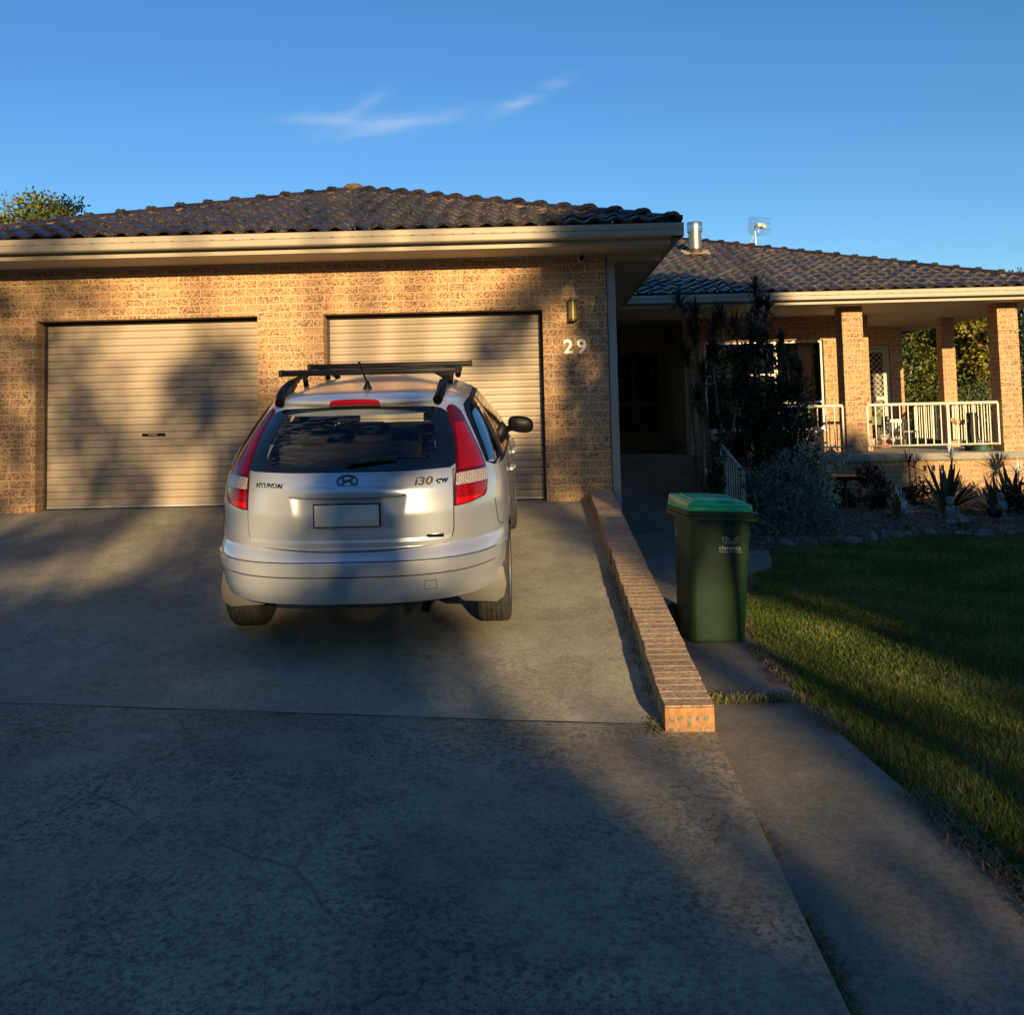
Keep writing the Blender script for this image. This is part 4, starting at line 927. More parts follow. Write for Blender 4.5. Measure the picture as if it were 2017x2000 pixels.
patch('tailgate_gap', scl(TG, (1.013, 1.016), (0, .87)), rear_pt, .0012, M_blackrub, car, inner=scl(TG, (.98, .975), (0, .87)), rings=2, skirt=0, c=(0, .865), n=260)
# licence-recess upper bar (body-colour grab handle)
HB = [(-.325, .958), (-.325, .985), (-.30, .999), (0, 1.004), (.30, .999), (.325, .985), (.325, .958), (.30, .950), (0, .946), (-.30, .950)]
patch('handle_shadow_gap', scl(HB, (.99, 1.0), (0, .962)), rear_pt, .012, M_blackrub, tg, rings=2, skirt=.02, c=(0, .962))
HB = [(p[0], p[1]+.001) for p in HB]
patch('tailgate_handle', HB, rear_pt, .027, M_paint, tg, rings=6, skirt=.03, disp=lambda x, z: .006*math.cos((z-.975)/.03*1.4), c=(0, .975))
b = MB(); y = rear_pt(0, .86)[1]; b.box(-.188, .188, y-.016, y-.010, .788, .922); b.build('plate_frame', M_black, tg, bevel=.004)
b = MB(); b.box(-.180, .180, y-.021, y-.0165, .795, .915); p_ = b.build('number_plate', M_plate, tg, bevel=.003)
# emblem: ring and slanted H, built as raised bars
ey = rear_pt(0, 1.028, .006)
def on_tail(x, z, off): return Vector(rear_pt(x, z, .006+off))
b = MB(); b.tube([on_tail(.056*math.cos(t), 1.034+.0285*math.sin(t), .006) for t in np.linspace(0, 2*math.pi, 40)], .0055, 8, False)
for seg in ([(-.031, 1.055), (-.020, 1.036), (-.026, 1.016)], [(.031, 1.012), (.020, 1.032), (.026, 1.052)], [(-.022, 1.030), (0, 1.037), (.021, 1.039)]):
    b.tube([on_tail(x, z, .006) for x, z in seg], [.0065, .0058, .0065], 8)
b.build('emblem', M_chrome, tg, smooth=60)
ty = rear_pt(-.46, 1.01, .008)[1]
def car_text(name, body_, size, x, z, m, par, **k):
    k_wd = k.pop('wd', .1); y0 = rear_pt(x, z, .006)[1]; y1 = rear_pt(x+k_wd, z, .006)[1]; a = math.atan2(y1-y0, k_wd)
    return text_mesh(name, body_, size, m, par, (x, y0-.0065, z), rot=(R(90-12), 0, a), **k)
car_text('lettering', 'HYUNDAI', .036, -.532, 1.004, M_badge, tg, extrude=.004, offset=.0003, sx=1.05, space=1.05, wd=.15)
car_text('lettering', 'i30', .062, .370, 1.006, M_chrome, tg, extrude=.004, offset=.0010, sx=1.38, shear=.2, wd=.1)
car_text('lettering', 'cw', .052, .488, 1.008, M_chrome, tg, extrude=.004, offset=.0014, sx=1.22, shear=.2, wd=.07)
b = MB(); q = rear_pt(.475, .722, .01); b.box(-.052, .052, -.003, .003, -.010, .010); o = b.build('trim_badge', M_badge, tg, bevel=.002); o.location = q; o.rotation_euler = (0, 0, .16)
b = MB(); b.box(-.046, .046, -.0045, -.003, -.006, .006); o2 = b.build('badge_plate', M_chrome, tg); o2.location = q; o2.rotation_euler = (0, 0, .16)
# rear glass
GO = [(-.585, 1.083), (-.3, 1.082), (0, 1.083), (.3, 1.082), (.585, 1.083), (.588, 1.10), (.578, 1.18), (.558, 1.27), (.532, 1.345), (.512, 1.375), (.475, 1.395), (.40, 1.408), (.2, 1.424), (0, 1.429), (-.2, 1.424), (-.40, 1.408), (-.475, 1.395), (-.512, 1.375), (-.532, 1.345), (-.558, 1.27), (-.578, 1.18), (-.588, 1.10)]
GI = [(-.42, 1.112), (-.12, 1.112), (0, 1.128), (.2, 1.130), (.40, 1.128), (.462, 1.150), (.478, 1.20), (.462, 1.29), (.438, 1.35), (.40, 1.378), (.2, 1.400), (0, 1.405), (-.2, 1.400), (-.40, 1.378), (-.438, 1.35), (-.462, 1.29), (-.486, 1.20), (-.480, 1.135)]
rg = patch('rear_window', GI, rear_pt, .007, M_cglass, car, rings=8, skirt=0, c=(0, 1.25), n=200)
patch('window_border', GO, rear_pt, .008, M_frit, rg, inner=GI, rings=6, skirt=.010, c=(0, 1.25), n=200)
# brake lamp
BL = [(-.148, 1.437), (-.143, 1.452), (-.128, 1.463), (0, 1.468), (.128, 1.463), (.143, 1.452), (.148, 1.437), (.10, 1.437), (0, 1.439), (-.10, 1.437)]
patch('high_brake_light', BL, rear_pt, .004, M_lampred, car, rings=4, skirt=.01, c=(0, 1.451))
# tail lights
def xin(z): return float(np.interp(z, [.86, .95, 1.04, 1.075, 1.10, 1.18, 1.27, 1.345, 1.385, 1.41], [.584, .585, .588, .594, .592, .581, .561, .534, .520, .530]))
def xout(z): return float(np.interp(z, [.86, .885, .92, .97, 1.02, 1.06, 1.12, 1.18, 1.24, 1.30, 1.36, 1.392, 1.41], [.68, .742, .760, .765, .762, .752, .730, .700, .668, .636, .600, .569, .528]))
def lamp_grid(sgn, zlo, zhi, name, m, parent, off=.010, nz__=16, bot=None, inx=0, outx=0):
    b = MB(); nx_ = 14; vs = []
    def P(i, j, o_):
        s_ = i/nx_; t = j/nz__; z = zlo+(zhi-zlo)*t
        if bot: z = z+bot(s_)*(1-t)
        x = (xin(z)+inx)*(1-s_)+(xout(z)-outx)*s_; edge = min(s_, 1-s_)*2; return rear_pt(sgn*x, z, o_+.007*math.sin(math.pi*s_)**.5 if 0 < s_ < 1 else o_)
    vs = [P(i, j, off) for j in range(nz__+1) for i in range(nx_+1)]; n1 = nx_+1
    fs = [(j*n1+i, j*n1+i+1, (j+1)*n1+i+1, (j+1)*n1+i) for j in range(nz__) for i in range(nx_)]; b.add(vs, fs)
    rim = [(i, 0) for i in range(nx_+1)]+[(nx_, j) for j in range(1, nz__+1)]+[(i, nz__) for i in range(nx_-1, -1, -1)]+[(0, j) for j in range(nz__-1, 0, -1)]
    v2 = [P(i, j, off) for i, j in rim]+[P(i, j, -.008) for i, j in rim]; k = len(rim); b.add(v2, [(i, (i+1) % k, k+(i+1) % k, k+i) for i in range(k)])
    return b.build(name, m, parent, smooth=40)
botf = lambda s_: (.862-.885)*-1*0+(.0 if s_ < .1 else .028*(s_)**2)
for sg in (1, -1):
    t = lamp_grid(sg, .872, 1.400, 'tail_light', M_lampdark, car, .006, 40, bot=botf)
    lamp_grid(sg, .982, 1.044, 'reversing_lens', M_lampclear, t, .0115, 6, inx=.006, outx=.005)
    lamp_grid(sg, 1.062, 1.300, 'brake_lens', M_lampred, t, .0100, 16, inx=.014, outx=.012)
    lamp_grid(sg, .915, .976, 'lower_lens', M_lampred, t, .0100, 8, inx=.010, outx=.008)
    lamp_grid(sg, .880, .914, 'reflector_lens', M_lampbright, t, .0100, 8, bot=botf, inx=.010, outx=.010)
# wiper
b = MB(); pv = Vector(rear_pt(-.005, 1.118, .012)); tip = Vector(rear_pt(.40, 1.142, .022))
b.lathe([(0, -.02), (.016, -.02), (.020, 0), (.02, .02)], 14, tuple(pv), 'Y'); b.tube([pv+Vector((0, -.018, .006)), Vector(rear_pt(.14, 1.128, .030)), Vector(rear_pt(.27, 1.134, .026))], [.014, .011, .007], 8); b.tube([Vector(rear_pt(.03, 1.140, .018)), Vector(rear_pt(.2, 1.146, .020)), Vector(rear_pt(.42, 1.140, .016))], .0055, 6)
b.build('rear_wiper', noisy('dusty_grey_wiper', (.035, .033, .03), (.08, .075, .062), 30, .6), car, smooth=50)
# bumper seam line and tow cover
def seam(pts, name='panel_seam', rad=.0022, m=M_blackrub): 
    b = MB(); b.tube(pts, rad, 5, False); return b.build(name, m, body)
seam([rear_pt(x, .6035-.004*abs(x), .013) for x in np.linspace(-.80, .80, 60)], rad=.003)
seam([rear_pt(x, .523, .0) for x in np.linspace(-.80, .80, 60)], rad=.003)
tcx, tcz = .455, .462
seam([rear_pt(tcx+.032*max(-1, min(1, 1.35*math.cos(t))), tcz+.024*max(-1, min(1, 1.35*math.sin(t))), .0006) for t in np.linspace(0, 2*math.pi, 40)], 'tow_cover_seam', .0014)
# side windows
for sg in (1, -1):
    SO = [(-.40, 1.075), (-.35, 1.045), (.3, 1.020), (1.2, 1.0), (1.9, .985), (2.16, .985), (2.20, 1.0), (2.0, 1.13), (1.75, 1.28), (1.52, 1.385), (1.30, 1.425), (.8, 1.437), (.3, 1.430), (0, 1.412), (-.12, 1.385), (-.27, 1.25)]
    SI = scl(SO, (.955, .86), (.8, 1.215))
    sf = (lambda s_: (lambda y, z, o_: side_pt(y, z, s_, o_)))(sg)
    fr_ = patch('side_window_frame', SO, sf, .004, M_black, car, inner=scl(SO, (.5, .4), (.8, 1.215)), rings=5, skirt=.008, c=(.8, 1.215), n=160)
    for (ya, yb) in ((-.36, .30), (.36, 1.16), (1.24, 2.06)):
        n_ = 12; b = MB()
        def zt_(y): return float(np.interp(y, [-.36, -.25, -.12, 0, .3, .8, 1.3, 1.52, 1.75, 2.0, 2.1], [1.09, 1.22, 1.33, 1.385, 1.408, 1.414, 1.402, 1.36, 1.255, 1.10, 1.03]))
        def zb_(y): return float(np.interp(y, [-.36, -.3, .3, 1.2, 2.1], [1.085, 1.068, 1.045, 1.023, 1.008]))
        b.grid(n_+1, 7, lambda i, j: side_pt(ya+(yb-ya)*i/n_, zb_(ya+(yb-ya)*i/n_)+(zt_(ya+(yb-ya)*i/n_)-zb_(ya+(yb-ya)*i/n_))*j/6, sg, .0075))
        b.build('side_window', M_sglass, car, smooth=60)
    # door seams, handles
    for ys_ in ([(.36, 1.02), (.37, .8), (.44, .62), (.40, .45), (.42, .36)], [(1.20, 1.0), (1.20, .7), (1.22, .36)], [(2.2, .98), (2.32, .8), (2.34, .36)]):
        P = []
        for k in range(len(ys_)-1):
            for s_ in np.linspace(0, 1, 8): P.append(side_pt(ys_[k][0]+(ys_[k+1][0]-ys_[k][0])*s_, ys_[k][1]+(ys_[k+1][1]-ys_[k][1])*s_, sg, .0005))
        b = MB(); b.tube(P, .003, 5, False); b.build('door_seam', M_blackrub, body)
    b = MB(); ctl = [(-.440, .862), (-.435, .82), (-.425, .76), (-.405, .715), (-.375, .695), (-.34, .690), (-.315, .690)]
    b.tube([side_pt(y, z, sg, .0006) for y, z in ctl], .0026, 6, False); b.build('bumper_seam', M_blackrub, body)
    for yh in (.50, 1.34):
        b = MB(); P = [Vector(side_pt(yh+k*.035, .885-.002*k, sg, .012+.022*math.sin(math.pi*k/6))) for k in range(7)]; b.tube(P, .013, 8); b.build('door_handle', M_paint, car, smooth=60)
        b = MB(); b.lathe([(0, 0), (.05, 0)], 16, side_pt(yh+.10, .885, sg, .003), 'X'); b.build('handle_recess', M_black, car)
    # mirror
    mo = MB(); q = Vector((sg*.925, 1.78, 1.045))
    def mir(i, j):
        t = 2*math.pi*i/20; prof = [(.0, 0), (.80, 0.0), (.97, .015), (1.0, .05), (.9, .10), (.6, .14), (0, .155)][j]; cx_, cz_ = math.cos(t), math.sin(t)
        x = .105*prof[0]*(abs(cx_)**.75)*(1 if cx_ > 0 else -1); z = .068*prof[0]*(abs(cz_)**.75)*(1 if cz_ > 0 else -1); return (q.x+sg*x+sg*.02, q.y+prof[1], q.z+z-.012*x/.1*1)
    mo.grid(20, 7, mir, closeu=True); m_ = mo.build('side_mirror', M_black, car, smooth=60)
    b = MB(); b.tube([(sg*.80, 1.86, 1.0), (sg*.87, 1.84, 1.015), (sg*.90, 1.83, 1.03)], [.030, .024, .026], 10); b.build('mirror_arm', M_black, m_, smooth=60)
    # mud flap behind the rear wheel
    b = MB(); b.prism([(sg*.70, .40), (sg*.845, .44), (sg*.862, .33), (sg*.845, .255), (sg*.80, .225), (sg*.60, .235), (sg*.56, .27)], -.395, -.375, 'XZ'); b.build('mud_flap', mat('grey_mud_flap', (.13, .13, .125), .6), car, bevel=.004)
    # roof rails
    b = MB()
    pr = [(sg*.475, -.36, 1.445), (sg*.490, -.27, 1.487), (sg*.497, -.16, 1.520), (sg*.50, -.02, 1.545), (sg*.50, .4, 1.566), (sg*.50, .9, 1.568), (sg*.495, 1.2, 1.552), (sg*.48, 1.36, 1.515), (sg*.47, 1.42, 1.49)]
    b.tube(pr, [.030, .028, .022, .016, .014, .014, .015, .02, .024], 10)
    b.prism([(-.38, 1.44), (-.25, 1.44), (-.10, 1.475), (.05, 1.53), (-.02, 1.55), (-.2, 1.52), (-.34, 1.465)], sg*.475-.014, sg*.475+.014, 'YZ')
    for yy_ in (.42, 1.15): b.tube([(sg*.49, yy_, 1.49), (sg*.50, yy_, 1.565)], .018, 8)
    b.build('roof_rail', M_black, car, smooth=50)
for yb_, x0, x1 in ((.10, -.575, .565), (.92, -.575, .60)):
    b = MB(); zc = 1.604; prof = [(-.036, -.016), (-.034, .010), (-.010, .016), (-.007, .010), (.007, .010), (.010, .016), (.034, .010), (.036, -.016), (.022, -.023), (-.022, -.023)]
    b.prism([(yb_+p[0], zc+p[1]) for p in prof], x0, x1, 'YZ'); rb = b.build('roof_bar', M_black, car, bevel=.002)
    for xx in (x0, x1): b = MB(); b.box(xx-.012, xx+.012, yb_-.037, yb_+.037, zc-.025, zc+.018); b.build('end_cap', M_blackrub, rb, bevel=.003)
    for sg in (-1, 1): b = MB(); b.prism([(sg*.50-.075*sg-.02, 1.588), (sg*.50+.045, 1.588) if sg > 0 else (sg*.50+.095, 1.588), (sg*.50+.035, 1.550), (sg*.50+.03, 1.535), (sg*.50-.03, 1.535), (sg*.50-.035, 1.552)], yb_-.03, yb_+.03, 'XZ'); b.build('bar_foot', M_black, rb, bevel=.003)
# antenna
b = MB(); b.lathe([(.034, -.02), (.030, .012), (.016, .042), (.011, .06), (0, .064)], 16, (.02, -.14, 1.492)); an_ = b.build('aerial', M_black, car, smooth=60)
b = MB(); b.tube([(.02, -.14, 1.54), (.012, -.22, 1.60), (0, -.30, 1.672)], [.006, .006, .005], 8); b.lathe([(0, 0), (.008, .002), (.008, .018), (0, .02)], 10, (0, -.30, 1.665)); b.build('aerial_rod', M_black, an_, smooth=60)
# wheels
def wheel(x, y, sg):
    prof = [(.205, -.092), (.235, -.102), (.275, -.104), (.300, -.098), (.313, -.085), (.316, -.07)]
    tr_ = []
    for k, c_ in enumerate((-.058, -.030, 0, .030, .058)): tr_ += [(.317, c_-.011), (.3175, c_+.0) if k != 2 else (.3175, 0), (.317, c_+.011), (.309, c_+.0125), (.309, c_+.0155), (.317, c_+.017)] if k < 4 else [(.317, c_-.011), (.316, c_+.012)]
    prof = prof+tr_+[(.313, .085), (.300, .098), (.275, .104), (.235, .102), (.205, .092), (.19, .06), (.19, -.06)]
    w_ = thing('wheel', (0, 0, 0), None, None); w_.parent = car; w_.location = (x, y, .3165)
    b = MB(); b.lathe(prof, 56, (0, 0, 0), 'X', close=True); b.build('tyre', M_tyre, w_, smooth=40)
    b = MB(); f = sg
    b.lathe([(.206, f*.088), (.214, f*.098), (.200, f*.100), (.192, f*.085), (.188, f*.02), (.188, -f*.09)], 40, (0, 0, 0), 'X')
    b.lathe([(0, f*.070), (.034, f*.072), (.042, f*.060), (.045, f*.03)], 24, (0, 0, 0), 'X')
    for k in range(5):
        a = 2*math.pi*k/5+.3
        for da in (-.13, .13):
            c1, s1 = math.cos(a+da), math.sin(a+da); b.tube([(f*.050, .035*math.cos(a), .035*math.sin(a)), (f*.062, .11*c1, .11*s1), (f*.072, .195*math.cos(a+da*1.2), .195*math.sin(a+da*1.2))], [.020, .016, .020], 6)
    b.build('rim', M_alloy, w_, smooth=45)
    b = MB(); b.lathe([(0, f*.01), (.14, f*.01), (.14, -f*.01), (0, -f*.01)], 24, (0, 0, 0), 'X'); b.build('brake_disc', mat('brake_disc_steel', (.2, .19, .18), .5, .8), w_)
for (x, y, sg) in ((.775, 0, 1), (-.775, 0, -1), (.775, 2.68, 1), (-.775, 2.68, -1)): wheel(x, y, sg)
# cabin
def seat(x, y, w_, name='seat'):
    b = MB(); b.box(x-w_/2, x+w_/2, y-.42, y, .50, .66); s_ = b.build(name, M_cloth, car, bevel=.04)
    b = MB(); b.prism([(y-.02, .60), (y+.09-.10, .60), (y-.16, 1.13), (y-.25, 1.13), (y-.17, .62)], x-w_/2, x+w_/2, 'YZ'); o = b.build('backrest', M_cloth, s_, bevel=.03)
    return s_
for x in (-.36, .36):
    s_ = seat(x, 1.25, .50); b = MB(); b.box(x-.12, x+.12, .97, 1.06, 1.18, 1.36); b.tube([(x-.05, 1.02, 1.1), (x-.05, 1.02, 1.2)], .008, 6); b.tube([(x+.05, 1.02, 1.1), (x+.05, 1.02, 1.2)], .008, 6); b.build('headrest', M_cloth, s_, bevel=.03)
s_ = seat(0, .38, 1.24, 'rear_seat')
for x in (-.42, 0, .42):
    b = MB(); b.box(x-.12, x+.12, .10, .19, 1.13, 1.25); b.build('headrest', M_cloth, s_, bevel=.03)
b = MB(); b.box(-.70, .70, 2.0, 2.5, .80, 1.02); b.box(-.60, -.20, 1.9, 2.1, .95, 1.07); b.build('dashboard', M_cloth, car, bevel=.03)
b = MB(); b.lathe([(.185, -.012), (.20, 0), (.185, .012), (.17, 0)], 30, (.36, 1.92, .98), 'Y', close=True); b.build('steering_wheel', M_black, car, smooth=60)
b = MB(); b.box(-.58, .58, -.60, .10, 1.02, 1.035); b.build('cargo_cover', M_cloth, car)

# ------------------------------------------------------------------ wheelie bin
M_bin = noisy('dark_green_bin_plastic', (.010, .038, .016), (.016, .054, .024), 5, .40, bump=.1, bs=200)
g = G(M_bin); sp2 = g.n('ShaderNodeSeparateXYZ'); g.l(g.obj(), sp2.inputs[0])
scu = g.ramp(g.noise(g.map(g.obj(), (3, 3, 1), (0, .6, 0)), 70, 5, .75), [(.56, 0), (.66, 1)]); low = g.ramp(sp2.outputs[2], [(.02, 1), (.16, 0)])
g.col(g.mix(g.math('MULTIPLY', g.math('MULTIPLY', scu, low), .7), g.b.inputs['Base Color'].links[0].from_socket, (.20, .23, .13))); 
M_lid = noisy('bright_green_lid_plastic', (.0, .42, .16), (.0, .50, .20), 4, .28)
bino = thing('wheelie_bin', (1.035, 6.74, .197), 'dark green wheelie bin with bright green lid standing on the path', 'bin', rz=.12)
bino.rotation_euler = (0, .052, .12)
def rrect(x0, x1, y0, y1, r, z, n=6, dz=0):
    P = []
    for (cx_, cy_, a0) in ((x1-r, y1-r, 0), (x0+r, y1-r, 90), (x0+r, y0+r, 180), (x1-r, y0+r, 270)):
        for k in range(n+1): t = R(a0+90*k/n); P.append((cx_+r*math.cos(t), cy_+r*math.sin(t), z+dz))
    return P
def loft(b, rings, cap0=True, cap1=True, mi=0):
    n = len(rings[0]); b.add([p for r in rings for p in r], [(j*n+i, j*n+(i+1) % n, (j+1)*n+(i+1) % n, (j+1)*n+i) for j in range(len(rings)-1) for i in range(n)]+([tuple(range(n))[::-1]] if cap0 else [])+([tuple((len(rings)-1)*n+i for i in range(n))] if cap1 else []), mi)
# local frame: x 0..0.38 at base, front face at y=0, going back
rings = []
for z, k in ((0, 0), (.006, .25), (.02, .5), (.032, .5), (.036, .62), (.10, .66), (.4, .82), (.84, 1.0)):
    t = z/.84; e = .022*(1-min(1, k*2)) if k < .5 else 0; wx = .195+.014*t-e; yf = .035-.035*t+e*.6; yb_ = .40+.12*t-e
    rings.append(rrect(.205-wx, .205+wx, yf, yb_, .05, z))
b = MB(); loft(b, rings); body_b = b.build('bin_body', M_bin, bino, smooth=45)
b = MB(); loft(b, [rrect(-.045, .455, -.035, .55, .035, z) if k else rrect(-.035, .445, -.025, .54, .035, z) for z, k in ((.835, 0), (.838, 1), (.862, 1), (.865, 0), (.869, 0), (.872, 1), (.892, 1), (.896, 0))]); b.build('bin_rim', M_bin, bino, bevel=0, smooth=35)
b = MB()
for x in (.06, .165, .27, .365): b.add([(x-.004, -.003, .835), (x+.004, -.003, .835), (x+.001, .012, .80), (x-.001, .012, .80), (x, -.024, .835)], [(0, 1, 2, 3), (0, 4, 3), (1, 2, 4)])
b.build('rim_rib', M_bin, bino)
b = MB(); b.tube([(0, .60, .90), (.41, .60, .90)], .016, 10); b.box(.03, .07, .53, .60, .875, .905); b.box(.34, .38, .53, .60, .875, .905); b.build('handle_bar', M_bin, bino, smooth=50)
b = MB(); b.tube([(-.01, .44, .10), (.42, .44, .10)], .012, 8); b.build('axle', M_black, bino)
for x in (-.02, .385):
    b = MB(); b.lathe([(.0, 0), (.09, 0), (.10, .01), (.10, .035), (.09, .045), (0, .045)], 28, (x, .46, .10), 'X'); b.build('wheel', M_blackrub, bino, smooth=40)
def lidr(ins, z0, sl=.0, y0=-.03): return [(x, y, z0+sl*(y+.03)) for x, y, z in rrect(-.045+ins+.008, .418-ins, y0+ins, .56-ins, max(.012, .04-ins*.3), 0)]
b = MB(); loft(b, [lidr(0, .897), lidr(-.001, .902), lidr(.004, .935, .05), lidr(.012, .944, .06)]); lid = b.build('bin_lid', M_lid, bino, smooth=40)
b = MB()
loft(b, [[(x, y, .940+.05*y+dz_) for x, y, z in rrect(x0+i_, x1-i_, y0+i_, y1-i_, .02, 0)] for (x0, x1, y0, y1) in [(.02, .34, .07, .46)] for i_, dz_ in ((0, 0), (.008, .024), (.016, .027))])
for (x0, x1, y0, y1) in [(-.01, .035, .02, .50), (.345, .395, .06, .40)]:
    loft(b, [[(x, y, .943+.05*y+dz_) for x, y, z in rrect(x0+i_, x1-i_, y0+i_, y1-i_, .010, 0)] for i_, dz_ in ((0, 0), (.005, .012), (.01, .014))])
b.build('lid_moulding', M_lid, lid, smooth=35)
M_print = mat('white_print', (.78, .78, .74), .6)
# council logo: three leaves over two lines of letters, on the tapered front face
def fpt(x, z): t = z/.84; return (x, .035-.035*t-.0012, z)
cxp, czp = .262, .704
b = MB()
for (dx, dz_, a) in ((-.038, .0, 125), (-.009, .0, 125), (.038, .0, 55)):
    pts = []
    for k in range(29):
        t = 2*math.pi*k/28; u_2, v_2 = .0275*math.cos(t), .0085*math.sin(t); ca, sa = math.cos(R(a)), math.sin(R(a)); pts.append(fpt(cxp+dx+u_2*ca-v_2*sa, czp+dz_+u_2*sa+v_2*ca))
    b.tube(pts, .0014, 5, False)
b.build('leaf_logo', M_print, body_b)
tilt = math.atan(.035/.84)
text_mesh('lettering', 'clarence', .040, M_print, body_b, fpt(cxp-.073, .640), extrude=.0008, rot=(R(90)+tilt, 0, 0), space=1.12, offset=.0002)
text_mesh('lettering', 'VALLEY COUNCIL', .0148, M_print, body_b, fpt(cxp-.072, .621), extrude=.0006, rot=(R(90)+tilt, 0, 0), space=1.38)
b = MB()
for (x, z) in ((-.0385, .73), (-.0385, .705)): b.lathe([(0, 0), (.007, 0)], 10, (x+.008, .30, z), 'X')
b.build('side_stud', M_print, bino)

# ------------------------------------------------------------------ plants
def spiky(P, D, L, W, n, up=.35, sag=.5):
    """strap leaves radiating from point P"""
    V = []; F = []; T = []
    for k in range(n):
        a = random.uniform(0, 2*math.pi); e = math.radians(random.uniform(-25, 85)) if up < .9 else math.radians(random.uniform(15, 85)); l = L*random.uniform(.7, 1.1)
        d = Vector((math.cos(a)*math.cos(e), math.sin(a)*math.cos(e), math.sin(e))); s_ = d.cross(Vector((0, 0, 1)));
        s_ = s_.normalized() if s_.length > .05 else Vector((1, 0, 0)); i = len(V); w_ = W*random.uniform(.7, 1.1)
        for t, ww in ((0, .55), (.35, 1.0), (.7, .75), (1.0, .04)):
            q = Vector(P)+d*l*t-Vector((0, 0, 1))*sag*l*t*t*.5*math.cos(e); V += [q-s_*w_*ww, q+s_*w_*ww]
        F += [(i+2*j, i+2*j+1, i+2*j+3, i+2*j+2) for j in range(3)]; T += [random.random()]*3
    return V, F, T
def add_spikes(name, specs, m, parent):
    V = []; F = []; T = []
    for s_ in specs:
        v, f, t = spiky(*s_); k = len(V); V += v; F += [tuple(i+k for i in q) for q in f]; T += t
    return np_obj(name, [tuple(v) for v in V], F, m, parent, T)
# tall dark cordylines in front of the entry wall: rosette position (x, y, z)
CORD = [((2.30, 15.0, 3.42), 'tall dark cordyline, leftmost, its rosette crossing the shaded gutter'), ((2.52, 14.9, 3.22), 'dark cordyline with rosette just under the gutter, second from left'), ((2.88, 14.7, 3.16), 'dark cordyline with a wide rosette below the gutter, third from left'),
        ((3.47, 15.0, 3.62), 'tallest dark cordyline, its rosette rising over the gutter above the white window frame'), ((3.46, 14.8, 3.30), 'dark cordyline rosette close under the tallest one'), ((3.62, 14.9, 3.28), 'dark cordyline leaning right beside the tallest rosette'),
        ((2.46, 14.8, 2.90), 'thin cordyline before the brick pier at mid height'), ((3.33, 14.8, 2.80), 'cordyline with rosette at the height of the window head'), ((3.19, 14.7, 2.56), 'cordyline rosette in the middle of the dark clump'),
        ((2.72, 14.6, 2.62), 'cordyline rosette left of centre in the dark clump'), ((3.98, 14.6, 2.30), 'cordyline leaning out right in front of the lit window'), ((3.90, 14.4, 1.98), 'lowest right cordyline rosette over the railing end'), ((3.02, 14.5, 2.15), 'short cordyline deep in the clump'), ((3.55, 14.4, 1.75), 'short cordyline low at the right of the clump'),
        ((2.34, 14.9, 2.60), 'thin cordyline left of the brick pier below the leftmost one'), ((2.60, 14.8, 2.32), 'cordyline rosette over the upper end of the ramp handrail'), ((2.76, 14.7, 2.98), 'cordyline rosette between second and third tall ones from left'), ((3.10, 14.8, 3.02), 'cordyline rosette just right of the third tall one'), ((3.74, 14.6, 2.72), 'cordyline rosette before the white window mullion'), ((2.46, 14.6, 1.95), 'low leftmost cordyline rosette beside the ramp handrail')]
for (p, lab) in CORD:
    t = thing('cordyline', (p[0], p[1], .2), lab, 'plant', 'dark cordylines in the clump by the ramp')
    h = p[2]-.2; bx_ = random.uniform(-.25, .25)*.8+(3.0-p[0])*.35; pts = [(bx_*(1-s_)+.05*math.sin(s_*5+p[0]*7)*(1-s_*.5), .1*math.sin(s_*4), h*s_) for s_ in np.linspace(0, 1, 9)]; pts[-1] = (0, 0, h)
    b = MB(); b.tube(pts, [.028-.014*s_ for s_ in np.linspace(0, 1, 9)], 7); b.build('stem', M_stem, t, smooth=60)
    add_spikes('leaves', [((0, 0, h), 0, .36, .011, 78, .3, .45), ((pts[7][0], pts[7][1], h-.12), 0, .30, .010, 26, .3, .8)], M_cord, t)
def bush(name, loc, blobs, L, W, m, label, cat='shrub', n=2500, group=None, stems=True, shell=.3):
    t = thing(name, loc, label, cat, group); PP = []; DD = []
    tot_ = sum(r[0]*r[1]*r[2] for c, r in blobs)
    for c, r in blobs:
        k = max(40, int(n*r[0]*r[1]*r[2]/tot_)); cc, _ = blob_points(max(5, k//38), c, r, shell); p = cc[rng.integers(0, len(cc), k)]+rng.normal(size=(k, 3))*.20*min(r); PP.append(p); DD.append((p-np.array(c))/np.maximum(.01, np.linalg.norm(p-np.array(c), axis=1, keepdims=True)))
    P = np.concatenate(PP); D = np.concatenate(DD); k = P[:, 2] > .02; P, D = P[k], D[k]
    V, F = leaf_quads(P, rng.uniform(L*.6, L, len(P)), rng.uniform(W*.7, W, len(P)), dirs=D+np.array([0, 0, .3]), jitter=.9); np_obj('foliage', V, F, m, t, rng.random(len(P)))
    if stems:
        b = MB()
        for c, r in blobs[:6]: b.tube([(c[0]*.2, c[1]*.2, 0), (c[0]*.6, c[1]*.6, c[2]*.5), (c[0], c[1], c[2]+r[2]*.3)], [.018, .012, .006], 6)
        b.build('stem', M_stem, t, smooth=60)
    return t
